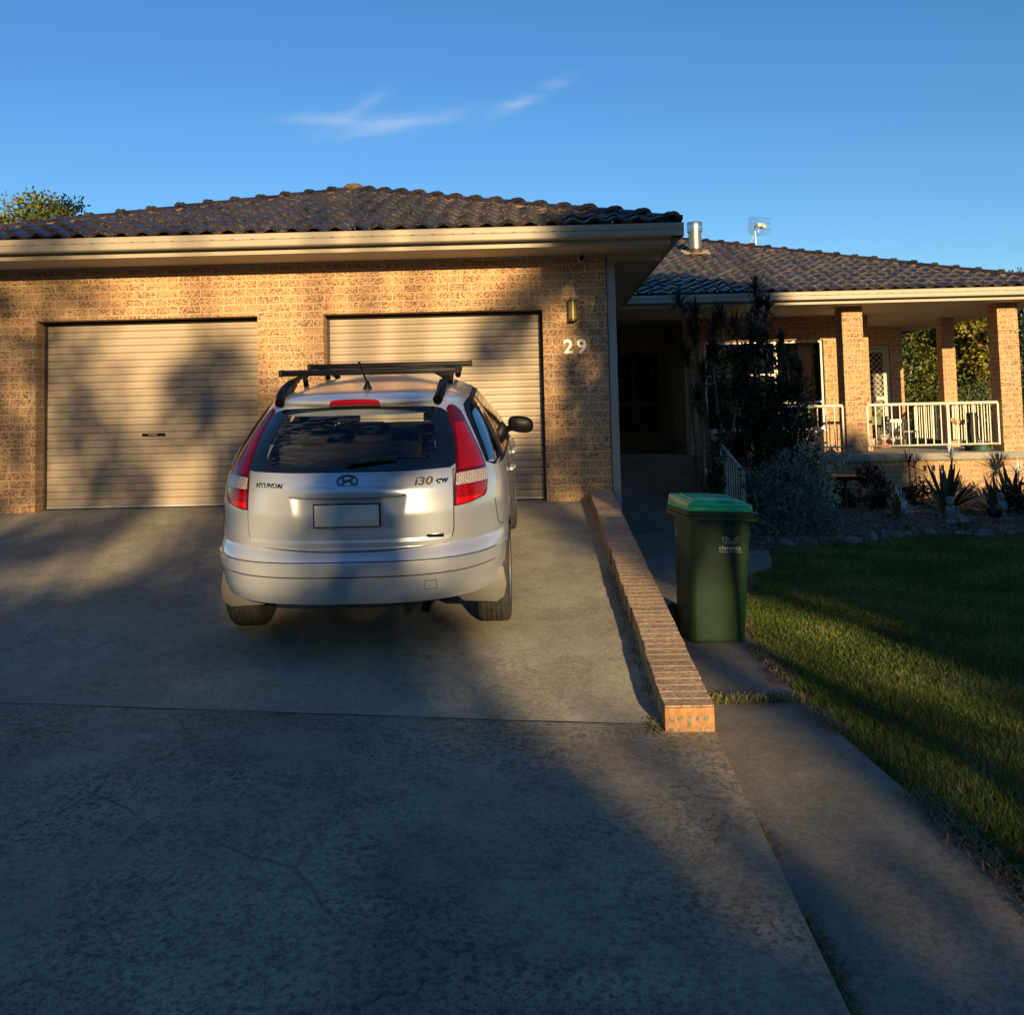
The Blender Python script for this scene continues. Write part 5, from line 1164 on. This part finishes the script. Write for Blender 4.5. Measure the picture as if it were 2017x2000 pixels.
bush('dark_shrub', (3.38, 14.5, .2), [((-.45, 0, .6), (.35, .4, .65)), ((0, .1, .8), (.5, .45, .9)), ((.35, -.05, .65), (.4, .4, .7)), ((.1, 0, 1.5), (.5, .4, .45)), ((.5, .1, 1.15), (.32, .35, .4)), ((-.35, .2, 1.35), (.3, .3, .5)), ((.55, -.1, .3), (.4, .4, .35)), ((-.35, .1, 2.0), (.35, .35, .5)), ((.1, .1, 2.15), (.42, .35, .5)), ((-.05, 0, 2.6), (.3, .3, .35)), ((.45, .1, 1.7), (.3, .3, .4))], .10, .034, M_leafdark, 'dense near-black leafy shrub filling the clump under the cordylines', n=15000)
bush('silver_shrub', (3.24, 12.5, .2), [((-.35, 0, .35), (.28, .3, .35)), ((-.15, .1, .62), (.30, .3, .33)), ((.1, 0, .45), (.32, .3, .42)), ((.05, .2, .85), (.25, .25, .22)), ((.35, .05, .30), (.25, .25, .3)), ((-.42, .1, .70), (.2, .2, .25))], .05, .038, M_silver, 'low silver-grey round-leaved shrub right behind the bin', n=5200)
bush('cream_edged_shrub', (3.98, 14.2, .2), [((-.15, 0, .85), (.24, .2, .28)), ((.1, .05, .62), (.26, .22, .25)), ((.36, 0, .88), (.20, .18, .26)), ((-.05, 0, .35), (.26, .22, .25)), ((.25, 0, .25), (.22, .2, .2)), ((.2, .05, 1.0), (.12, .12, .12))], .062, .052, M_variegated, 'cream and green round-leaved shrub beside the bird bath', n=1500)
bush('purple_shrub', (5.0, 14.6, .2), [((0, 0, .40), (.25, .25, .36)), ((.15, 0, .25), (.2, .2, .22)), ((-.1, 0, .6), (.18, .18, .2))], .085, .036, M_croton, 'dark purple-leaved shrub against the deck base wall', n=1300)
def strap(name, loc, n, L, W, m, label, up=.95, sag=.5, cat='plant', group=None):
    t = thing(name, loc, label, cat, group); add_spikes('leaves', [((0, 0, .02), 0, L, W, n, up, sag)], m, t)
    b = MB(); b.lathe([(0, 0), (.05, 0), (.035, .06), (.015, .1), (0, .12)], 10); b.build('stem', M_stem, t, smooth=60); return t
strap('bromeliad', (4.95, 13.6, .24), 26, .45, .026, M_limeleaf, 'pale green strap-leaved plant left of the big agave', .95, 1.1)
strap('agave', (5.95, 14.4, .24), 34, .78, .050, M_agave, 'largest dark broad-leaved agave in front of the deck wall', .95, .15)
strap('agave', (6.45, 13.9, .24), 26, .60, .042, M_agave, 'second agave just right of the largest one', .95, .25)
strap('agave', (6.95, 14.5, .24), 28, .70, .050, M_leafdark, 'deep green broad-leaved agave at right before the red cordyline', .95, .3)
strap('bromeliad', (5.35, 14.6, .24), 40, .42, .016, M_red, 'bronze narrow-leaved clump between purple shrub and agave', .95, .6)
strap('bromeliad', (6.1, 13.2, .22), 30, .34, .02, M_leafdark, 'small dark strap-leaved clump behind the seated stone statue', .95, .9)
strap('bromeliad', (7.3, 13.4, .22), 40, .46, .024, M_leafdark, 'dark strap-leaved clump at the right frame edge behind the rocks', .95, .9)
strap('bromeliad', (3.55, 15.3, .24), 30, .62, .014, M_cord, 'upright reedy clump against the left end of the deck wall', .95, .2)
for (p, h, m, lab) in (((7.75, 14.6), .80, M_red, 'dense bronze-red cordyline at the right frame edge by the column'), ((7.15, 14.7), .52, M_red, 'smaller sparse red cordyline left of the dense one'), ((6.35, 15.1), .78, M_red, 'thin-stemmed red cordyline reaching just above the deck edge'), ((5.75, 15.2), .68, M_cord, 'thin green cordyline over the vent holes in the deck wall')):
    t = thing('cordyline', (p[0], p[1], .22), lab, 'plant', 'small cordylines before the deck wall'); b = MB(); b.tube([(.05, 0, 0), (.02, .02, h*.5), (0, 0, h)], [.016, .012, .009], 7); b.build('stem', M_stem, t, smooth=60)
    add_spikes('leaves', [((0, 0, h), 0, .30 if h < .79 or p[0] < 7 else .42, .010, 30 if p[0] < 7.2 else 130, .3, .3)], m, t)
# small leafy tufts at the bed front
bush('ground_cover_plant', (4.55, 12.35, .2), [((0, 0, .06), (.16, .12, .07)), ((.14, .02, .04), (.1, .1, .05))], .035, .02, M_limeleaf, 'small leafy green tuft beside the warm-lit edging rock', n=260, stems=False)
bush('ground_cover_plant', (5.45, 12.7, .2), [((0, 0, .08), (.22, .14, .10))], .05, .02, M_limeleaf, 'low green tuft left of the seated statue', n=260, stems=False)
bush('dark_shrub', (4.35, 15.1, .2), [((0, 0, .3), (.35, .3, .35)), ((.3, 0, .2), (.25, .25, .25))], .08, .035, M_leafdark, 'low dark shrub filling the gap behind the bird bath', n=1800)
bush('dark_shrub', (5.55, 15.3, .2), [((0, 0, .15), (.5, .25, .22)), ((.4, 0, .2), (.3, .25, .25))], .08, .03, M_leafdark, 'low dark ground shrub along the deck wall left of the agaves', n=1800)
bush('green_shrub', (7.0, 13.7, .2), [((0, 0, .25), (.4, .35, .3)), ((.5, .1, .35), (.4, .35, .35)), ((.9, .2, .3), (.4, .35, .35)), ((.2, .3, .45), (.3, .3, .3))], .11, .04, M_leafdark, 'broad dark green shrub at the right frame edge of the bed', n=3400)
strap('bromeliad', (5.65, 13.7, .22), 60, .50, .012, M_limeleaf, 'arching olive narrow-leaved clump before the largest agave', .95, 1.0)
strap('bromeliad', (6.7, 13.0, .22), 60, .40, .012, M_cord, 'dark arching grassy clump between the two stone statues', .95, 1.1)
strap('bromeliad', (5.2, 14.0, .22), 50, .34, .010, M_red, 'small bronze grassy clump right of the pale strap-leaved plant', .95, .9)
# bird bath
bb = thing('bird_bath', (4.52, 14.4, .2), 'bronze dish bird bath on a thin post between the garden shrubs', 'bird bath')
b = MB(); b.lathe([(0, .0), (.09, 0), (.085, .02), (.022, .05), (.018, .30), (.022, .50), (.05, .53)], 20); b.build('pedestal', M_bronze, bb, smooth=50)
b = MB(); b.lathe([(0, .53), (.06, .53), (.16, .565), (.225, .605), (.235, .612), (.220, .610), (.15, .58), (0, .56)], 36); b.build('basin', M_bronze, bb, smooth=50)
# statues
def statue(loc, label, s, seated):
    t = thing('garden_statue', loc, label, 'statue'); b = MB()
    def blob(c, r, n=12):
        prof = [(math.sin(math.pi*k/8), -math.cos(math.pi*k/8)) for k in range(9)]; vs = []
        for (a, h) in prof:
            for k in range(n):
                tt = 2*math.pi*k/n; q = 1+.10*math.sin(tt*3+c[2]*40)+.06*math.sin(h*9+tt*5); vs.append((c[0]+r[0]*a*math.cos(tt)*q, c[1]+r[1]*a*math.sin(tt)*q, c[2]+r[2]*h))
        b.add(vs, [(i*n+k, i*n+(k+1) % n, (i+1)*n+(k+1) % n, (i+1)*n+k) for i in range(8) for k in range(n)])
    if seated:
        for c, r in (((0, 0, .06), (.13, .10, .06)), ((-.02, 0, .17), (.085, .075, .12)), ((-.03, -.01, .32), (.052, .05, .062)), ((.06, -.06, .12), (.09, .04, .04)), ((-.09, -.04, .19), (.03, .035, .09)), ((.05, -.04, .20), (.03, .035, .08)), ((.10, -.05, .07), (.08, .07, .05)), ((-.03, .02, .35), (.06, .05, .045))): blob([x*s for x in c], [x*s for x in r])
    else:
        for c, r in (((0, 0, .05), (.09, .07, .05)), ((0, 0, .18), (.075, .06, .14)), ((-.005, 0, .36), (.05, .048, .06)), ((.0, .015, .35), (.065, .05, .075)), ((-.05, -.03, .20), (.03, .04, .09)), ((.05, -.03, .20), (.03, .04, .09))): blob([x*s for x in c], [x*s for x in r])
    b.build('figure', M_statue, t, smooth=60)
    b = MB(); b.box(-.13*s, .17*s, -.11*s, .11*s, -.04, .012); b.build('plinth', M_statue, t, bevel=.01)
statue((5.35, 12.75, .25), 'weathered pale seated stone figure at the front of the bed', .95, True)
statue((6.25, 13.35, .27), 'smaller white standing stone figure farther back to the right', .80, False)
# edging rocks
rocks = [(2.93, 11.62, .14, .10, 'rounded pinkish rock at the left end of the bed edge'), (3.20, 11.60, .12, .07, 'flat grey rock second from the left end of the bed edge'), (3.72, 11.72, .17, .09, 'broad low grey rock before the silver shrub'), (3.98, 11.85, .12, .13, 'tall rounded grey rock near the middle of the edging'), (4.18, 11.98, .09, .11, 'small pale upright rock beside the tall rounded one'), (4.36, 12.12, .14, .10, 'wide pale rock right of the upright pale rock'), (4.55, 12.30, .12, .08, 'medium pale rock behind the wide one'), (4.72, 12.42, .10, .06, 'small low rock in the curve of the bed edge'), (4.86, 12.30, .11, .10, 'warm tan rock catching a patch of sunlight'), (5.30, 12.35, .14, .05, 'low flat rock left below the seated statue'), (5.47, 12.20, .17, .07, 'pale slab-like rock under the seated statue'), (5.80, 12.25, .12, .05, 'small flat rock right of the statue slab'), (6.32, 12.30, .13, .10, 'round pale rock near the right frame edge'), (6.62, 12.4, .12, .07, 'low rock right of the round pale one'), (5.02, 12.45, .10, .05, 'little flat rock next to the sunlit one'), (4.05, 12.15, .10, .07, 'small dark rock tucked behind the tall rounded rock'), (2.75, 11.75, .08, .06, 'small brown rock at the path corner of the bed')]
for k, (x, y, r, h, lab) in enumerate(rocks):
    bm = bmesh.new(); bmesh.ops.create_icosphere(bm, subdivisions=3, radius=1)
    rr = random.Random(k)
    ph = [rr.uniform(0, 6) for _ in range(6)]
    for v in bm.verts:
        c = v.co; q = 1+.10*math.sin(c.x*3+ph[0])+.10*math.sin(c.y*3.5+ph[1])+.08*math.sin(c.z*4+ph[2])+.04*math.sin(c.x*9+c.y*7+ph[3]); v.co = Vector((c.x*r*q*.85, c.y*r*.66*q, c.z*h*q*.85))
    for f in bm.faces: f.smooth = True
    me = bpy.data.meshes.new('garden_rock'); bm.to_mesh(me); bm.free(); me.materials.append(M_rock); o = bpy.data.objects.new('garden_rock', me); COL.objects.link(o); o.location = (x, y, .185+h*.22); o.rotation_euler = (0, 0, rr.uniform(0, 6))
    tag(o, lab, 'rock', 'rocks edging the garden bed')

# ------------------------------------------------------------------ things on the veranda
M_pot = noisy('green_planter', (.10, .14, .08), (.14, .18, .11), 5, .6)
t = thing('planter_box', (6.72, 19.55, ZD), 'pale green trough planter on a stand before the screen door', 'planter')
b = MB(); loft(b, [rrect(-.24, .24, -.09, .09, .02, .42), rrect(-.27, .27, -.11, .11, .02, .56), rrect(-.28, .28, -.12, .12, .02, .565), rrect(-.28, .28, -.12, .12, .02, .585)]); b.build('trough', M_pot, t)
b = MB()
for sx_ in (-.22, .22): b.tube([(sx_, 0, 0), (sx_, 0, .42)], .012, 6)
b.tube([(-.25, 0, .40), (.25, 0, .40)], .012, 6); b.build('stand', M_black, t)
add_spikes('leaves', [((-.1, 0, .58), 0, .34, .014, 34, .95, .9), ((.1, 0, .58), 0, .32, .014, 30, .95, .9)], M_variegated, t)
t = thing('potted_plant', (6.62, 18.7, ZD), 'low terracotta bowl of dusty red succulents on the deck', 'potted plant')
b = MB(); b.lathe([(0, 0), (.13, 0), (.18, .12), (.19, .14), (.17, .14), (0, .12)], 20); b.build('pot', noisy('terracotta', (.32, .13, .07), (.42, .2, .11), 8, .8), t, smooth=50)
add_spikes('leaves', [((0, 0, .12), 0, .24, .02, 60, .95, .5), ((.2, 0, .05), 0, .16, .016, 30, .95, .5), ((-.18, 0, .05), 0, .16, .016, 30, .95, .5)], M_red, t)
t = thing('garden_bench', (7.30, 19.75, ZD), 'small white slatted garden bench at the far end of the veranda', 'bench')
b = MB(); b.box(-.30, .30, .10, .13, .46, .52); b.box(-.30, .30, .10, .13, .12, .15)
for k in range(9): b.box(-.29+k*.0655, -.255+k*.0655, .105, .125, .15, .46)
b.build('backrest', M_white, t)
b = MB(); b.box(-.30, .30, -.25, .10, .26, .29); b.build('seat', M_white, t)
for sx_ in (-.28, .26):
    for yy_ in (-.24, .09): b = MB(); b.box(sx_, sx_+.03, yy_, yy_+.03, 0, .26); b.build('leg', M_white, t)
t = thing('folding_chair', (4.75, 17.15, ZD), 'low cream folding chair with bent arms left of the first column', 'chair')
b = MB(); b.box(-.16, .30, -.17, .17, .155, .19); b.build('seat', M_rail, t, bevel=.004)
for yy_ in (-.17, .17):
    b = MB(); b.tube([(-.18, yy_, .42), (-.02, yy_, .30), (-.08, yy_, .16)], .014, 6); b.build('armrest', M_rail, t); b = MB(); b.tube([(.04, yy_, .42), (.22, yy_, .30), (.16, yy_, .16)], .014, 6); b.build('armrest', M_rail, t)
for x_ in (-.12, .24):
    for yy_ in (-.16, .16): b = MB(); b.box(x_-.014, x_+.014, yy_-.014, yy_+.014, 0, .155); b.build('leg', M_rail, t)
t = thing('garden_ornament', (7.42, 16.75, ZD), 'dark draped ornament with a jutting orange-tan arm behind the railing beside the right column', 'ornament')
b = MB(); prof = [(.0, .0), (.13, .0), (.12, .12), (.085, .30), (.095, .46), (.11, .56), (.07, .63), (0, .64)]; b.lathe(prof, 14); b.build('draped_body', mat('dark_drape', (.02, .022, .03), .8), t, smooth=60)
b = MB(); b.tube([(-.08, -.03, .50), (-.18, -.05, .47), (-.24, -.06, .47)], [.04, .04, .036], 8); b.build('sleeve', mat('dark_sleeve', (.03, .015, .015), .8), t, smooth=60)
b = MB(); b.tube([(-.24, -.06, .47), (-.28, -.06, .48)], [.045, .045], 10); b.tube([(-.285, -.06, .48), (-.34, -.07, .505), (-.39, -.07, .53)], [.030, .045, .028], 8); b.build('orange_arm', noisy('orange_tan_clay', (.55, .26, .12), (.65, .33, .16), 20, .7), t, smooth=60)
t = thing('green_hose_reel', (7.35, 16.30, ZD), 'small dark green coil lying on the deck beneath the railing', 'hose')
b = MB()
for k in range(4): b.lathe([(.13-.01*k, .02+.025*k), (.145-.01*k, .02+.025*k), (.145-.01*k, .036+.025*k), (.13-.01*k, .036+.025*k)], 24, close=True)
b.build('hose_coil', noisy('green_hose', (.03, .10, .06), (.06, .15, .09), 20, .5), t, smooth=50)
b = MB(); b.lathe([(0, 0), (.02, .0), (.022, .05), (.008, .1), (0, .11)], 10, (-.03, -.02, .12)); b.build('white_nozzle', M_white, t, smooth=50)

# ------------------------------------------------------------------ trees
def tree(name, loc, blobs, n, L, W, m, label, trunk=(.15, 3), group=None, cat='tree', limbs=6, shell=.15, m2=None):
    t = thing(name, loc, label, cat, group); PP = []; DD = []; tot_ = sum((r[0]*r[1]*r[2])**(2/3) for c, r in blobs)
    for c, r in blobs:
        k = int(n*(r[0]*r[1]*r[2])**(2/3)/tot_); cl = max(5, k//60); cc, _ = blob_points(cl, c, r, shell); cs = .24*min(r)
        p = cc[rng.integers(0, cl, k)]+np.clip(rng.normal(size=(k, 3)), -1.7, 1.7)*cs*np.array([1, 1, .75]); PP.append(p); DD.append(p-np.array(c))
    P = np.concatenate(PP); D = np.concatenate(DD); D = D/np.maximum(1e-3, np.linalg.norm(D, axis=1, keepdims=True)); k = P[:, 2] > .05; P, D = P[k], D[k]
    V, F = leaf_quads(P, rng.uniform(L*.6, L, len(P)), rng.uniform(W*.7, W, len(P)), dirs=D*.5, jitter=.9); np_obj('crown', V, F, m, t, rng.random(len(P)))
    b = MB(); h = trunk[1]; b.tube([(0, 0, 0), (.05, .03, h*.5), (0, 0, h)], [trunk[0], trunk[0]*.75, trunk[0]*.55], 10)
    for c, r in blobs[:limbs]:
        b.tube([(0, 0, h*.7), (c[0]*.5, c[1]*.5, (h*.7+c[2])/2), (c[0], c[1], c[2]), (c[0]*1.1, c[1]*1.1, c[2]+r[2]*.5)], [trunk[0]*.45, trunk[0]*.28, trunk[0]*.14, trunk[0]*.06], 7)
    b.build('trunk', M_bark, t, smooth=60); return t
# behind the garage roof, left
tree('gum_tree', (-15.6, 27.5, 0), [((-3.0, 0, 6.0), (1.1, 1.2, 1.2)), ((-1.6, .3, 6.0), (.9, 1, 1.1)), ((.2, 0, 7.0), (1.0, 1, 1.1)), ((1.9, 0, 7.35), (1.0, 1, 1.0)), ((2.6, .2, 6.8), (.9, .8, .8)), ((1.0, .2, 5.9), (2.2, 1.2, 1.1)), ((3.2, 0, 6.1), (.7, .8, .6)), ((1.2, .3, 6.4), (2.4, 1.0, .7))], 60000, .19, .085, M_tree, 'sunlit olive tree showing over the left end of the garage roof', (.25, 5))
# seen through the veranda
tree('bushy_tree', (12.2, 27.0, -.2), [((-1.6, 0, 3.7), (1.5, 1.4, 1.9)), ((-.6, 0, 3.2), (1.2, 1.3, 1.5)), ((-1.0, 0, 1.9), (2.0, 1.5, 1.5))], 30000, .16, .07, M_tree, 'big olive-green bushy tree seen between the veranda columns', (.22, 3))
tree('golden_tree', (11.75, 25.4, -.2), [((-.15, 0, 3.75), (.45, .5, .4)), ((.05, 0, 3.1), (.5, .5, .6)), ((-.45, 0, 4.05), (.5, .5, .35))], 12000, .18, .08, M_treeyel, 'golden-yellow sunlit tree top left of the right front column', (.2, 3.5))
tree('bright_shrub', (10.9, 24.0, -.2), [((0, 0, 1.5), (1.1, 1.0, 1.2)), ((.9, 0, 1.1), (.9, .8, .9))], 9000, .12, .055, M_limeleaf, 'brighter green shrub low between the slim column and right column', (.1, 1), cat='shrub')
tree('dark_tree', (17.8, 33.0, -.2), [((0, 0, 3.5), (1.8, 1.5, 2.2)), ((-1.2, 0, 5.0), (1.2, 1.2, 1.5)), ((-2, 0, 2), (1.6, 1.3, 1.6))], 14000, .2, .08, M_treedk, 'dark evergreen tree directly left of the right front column', (.2, 3.5))
tree('gum_tree', (25.5, 46.0, 0), [((0, 0, 4.2), (2.2, 2, 1.7)), ((1.8, 0, 3.6), (2.2, 2, 1.8)), ((-1.6, 0, 3.4), (2, 2, 1.7))], 12000, .34, .12, M_treedk, 'dark gum tree at the right frame edge beyond the right column', (.3, 6))
tree('gum_tree', (16.9, 43.0, 0), [((0, 0, 7.25), (.55, .6, .45)), ((.4, 0, 6.6), (1.0, 1, .6)), ((-.6, 0, 6.3), (1.0, 1, .7))], 3500, .22, .08, M_treeyel, 'tiny tree tip peeping over the wing roof hip', (.25, 7))
tree('gum_tree', (30.0, 52.0, 0), [((0, 0, 4.5), (3.5, 2, 2.5)), ((3, 0, 5.5), (2.5, 2, 2.2))], 9000, .4, .14, M_tree, 'low olive trees far beyond the right column near the neighbouring roof', (.3, 4))
nb = thing('neighbour_house', (21.0, 36.0, 0), 'pale grey roofed neighbouring building glimpsed past the right column', 'building')
b = MB(); b.box(-2.2, 4, 0, 5, -.2, 2.2); b.build('wall', M_rail, nb); b = MB(); b.prism([(-.4, 2.2), (2.6, 3.4), (5.4, 2.2)], -2.6, 4.4, 'YZ'); b.build('roof', noisy('pale_metal_roof', (.30, .34, .37), (.36, .40, .43), 1, .5), nb)

# ------------------------------------------------------------------ the trees across the road behind the photographer: they cast the long soft evening shade; added ones block sky light
YC = -25.0
def caster(name, x, blobs, n, L, label, m=M_tree, dense=0.0):
    """blobs given as (x, z, rx, rz) on the line of trees, in world x/z"""
    t = thing(name, (x, YC, -.35), label, 'tree', 'trees across the road'); PP = []; tot_ = sum(b_[2]*b_[3] for b_ in blobs)
    for (bx_, bz_, rx_, rz_) in blobs:
        k = int(n*rx_*rz_/tot_); a = rng.uniform(0, 2*np.pi, k); rad = rng.random(k)**.5; q = np.stack([bx_-x+np.cos(a)*rad*rx_, rng.uniform(-.7, .7, k), bz_+.35+np.sin(a)*rad*rz_], 1); PP.append(q)
    P = np.concatenate(PP); P = P[P[:, 2] > .1]; V, F = leaf_quads(P, rng.uniform(L*.7, L*1.2, len(P)), rng.uniform(L*.45, L*.8, len(P))); np_obj('crown', V, F, m, t, rng.random(len(P)))
    b = MB(); b.tube([(0, 0, 0), (0, 0, 3.0), (.1, 0, 5.0)], [.22, .18, .12], 10)
    for (bx_, bz_, rx_, rz_) in blobs[:6]: b.tube([(0, 0, 2.8), ((bx_-x)*.6, 0, (bz_+3)/2), (bx_-x, 0, bz_)], [.09, .06, .03], 6)
    b.build('trunk', M_bark, t, smooth=60)
for (lx_, ly_, rr_, h_, lab_) in ((19.5, 4.0, 3.2, 5.5, 'added broad leafy tree blocking sky light, on the lawn outside the frame at right'), (24, -6, 3.8, 6.5, 'second added tree blocking sky light, on the lawn outside the frame at right'), (-12.8, 4.0, 2.8, 5.5, 'leafy tree left of the driveway outside the frame'), (-13, -7, 3.6, 6.5, 'second added sky-blocking tree left of the driveway outside the frame')):  # unseen side trees, added to block sky fill on the house
    tree('sky_block_side_tree', (lx_, ly_, -.2), [((0, 0, h_), (rr_, rr_, h_*.62)), ((rr_*.5, .4, h_*.7), (rr_*.7, rr_*.7, h_*.4)), ((-rr_*.4, -.4, h_*.6), (rr_*.7, rr_*.7, h_*.4))], 5000, .55, .3, M_treedk, lab_, (.25, 4), shell=.5)
tree('sky_block_canopy_gum', (-6, -13, -.2), [((6, 0, 15.5), (4.5, 4, 2.8)), ((13, 0, 16.0), (5, 4, 2.8)), ((19, 0, 18.5), (4.5, 4, 2.8)), ((8, 5, 17.5), (5, 3.5, 2.5)), ((14, 5, 17.8), (5, 3.5, 2.5))], 14000, .6, .34, M_treedk, 'huge spreading gum tree added behind the photographer to block sky light', (.5, 11), shell=.2)  # out-of-view canopy, added overhead to cut light from the sky
YC = -34.0  # unseen tall crowns added on this line to block sky fill
caster('sky_block_tall_gum', -14, [(-14, 8, 8, 8), (-9, 14, 6, 7), (-20, 10, 7, 9), (-13, 4, 9, 4)], 5200, .75, 'tall dense gum tree added across the road, far to the left, to block sky light', M_treedk)
caster('sky_block_tall_gum', 40, [(41, 8, 7, 8), (46, 12, 7, 9), (42, 15, 6, 5), (38, 4, 7, 4)], 4600, .75, 'tall dense gum tree added across the road, far to the right, to block sky light', M_treedk)
caster('sky_block_tall_gum', 8, [(8, 20.5, 3.8, 3.4), (9.5, 18.4, 3.2, 2.5), (6.2, 18.5, 2.6, 2.7), (14, 21, 5.5, 3.4), (19, 22, 4, 2.4), (9, 25, 6, 3), (17, 26, 7, 3), (1, 27, 6, 3.2), (25, 27, 5, 4)], 9500, .75, 'very tall gum tree added across the road, its crown blocking sky light above the sun', M_treedk)
YC = -25.0
M_shade = leaf_mat('roadside_tree_leaf', (.03, .05, .015), (.08, .10, .03), .7, .03)
caster('street_tree', 11.8, [(11.8, 10.2, 2.0, 2.5), (11.2, 8.6, 2.2, 1.9), (12.8, 8.8, 1.9, 1.8), (12.3, 8.05, 2.1, .75), (9.6, 9.9, .75, 1.5), (9.5, 8.3, .7, 1.0), (14.3, 8.9, 1.3, .8)], 26000, .28, 'tall broad tree across the road, right of the driveway', M_shade)
caster('street_tree', 15.8, [(14.5, 7.6, 1.8, 1.1), (16.8, 7.7, 2.4, 1.0), (20.0, 7.8, 2.8, 1.1), (17.5, 6.4, 4.5, .9), (12.6, 6.7, 1.9, .5), (11.0, 6.6, 1.0, .55), (11.0, 7.25, .55, .4), (10.05, 5.9, .85, .85)], 16000, .26, 'lower rounded tree across the road at far right', M_shade)
caster('street_tree', .5, [(.2, 9.6, 2.4, 2.9), (2.4, 8.6, 1.2, 1.2), (-2.0, 9, 2, 3.5), (3.0, 10.3, .7, .8), (3.4, 9.3, .4, .6)], 7500, .22, 'spreading thin tree across the road, left of the driveway', M_shade)
caster('hedge_tree', 3.0, [(-8, 3.6, 7, 3.9), (-2, 3.8, 5, 3.8), (2.4, 3.8, 3, 3.5), (5.3, 3.3, 2.02, 3.35), (6.0, 3.2, 1.30, 3.4), (7.25, 2.7, .85, 3.3), (7.4, 4.3, .75, 1.7), (6.6, 4.6, 1.0, 1.9), (9.2, 2.6, 1.5, 2.8), (11.5, 3.0, 2.4, 3.5), (16, 3.4, 4, 3.4), (21, 3.6, 4, 4), (4.2, 6.6, .7, .5), (2.2, 6.8, 1.2, .7), (3.9, 6.3, 1.3, .75), (5.2, 5.8, .9, 1.05)], 62000, .32, 'long dense bank of shrubs across the road', M_shade)
caster('street_tree', 5.0, [(4.72, 9.5, .50, .42), (4.5, 9.0, .25, .3), (3.8, 8.3, .36, .75), (5.3, 8.9, .30, .5), (5.15, 8.3, .42, .55), (5.0, 7.7, .5, .22)], 2600, .14, 'slim sparse tree across the road behind the driveway', M_shade)
caster('street_tree', 8.3, [(8.75, 8.7, .3, .5), (8.15, 8.35, .30, .5), (8.45, 7.62, .5, .20), (8.35, 7.25, .12, .12), (8.2, 10.25, .22, .30), (8.45, 10.55, .2, .3), (7.9, 10.1, .3, .1), (7.8, 9.75, .22, .25), (8.85, 10.8, .6, .45), (8.35, 6.25, .05, .5), (8.75, 6.3, .07, .45), (9.0, 6.4, .05, .4)], 3600, .13, 'frondy thin tree across the road in line with the house number', M_shade)
caster('street_tree', 5.9, [(6.1, 6.85, .7, .22), (6.0, 7.45, .26, .45), (6.35, 7.9, .14, .3), (4.7, 7.1, .4, .3), (3.2, 7.6, .5, .25)], 2400, .14, 'short sparse tree across the road in line with the car', M_shade)
YC = -10.0
t = thing('frond_tree', (5.25, YC, -.3), 'slender frond-crowned tree behind the photographer in line with the house number', 'tree')
b = MB(); b.tube([(0, 0, 0), (.05, 0, 3.0), (-.05, 0, 5.6), (-.08, 0, 7.4)], [.10, .085, .06, .03], 8); b.build('trunk', M_bark, t, smooth=60)
add_spikes('crown', [((dx, 0, dz_), 0, .62, .030, 44, .3, .9) for dx, dz_ in ((-.05, 7.65), (.12, 6.95), (-.12, 6.45), (.05, 6.1), (-.02, 7.2))], M_shade, t)
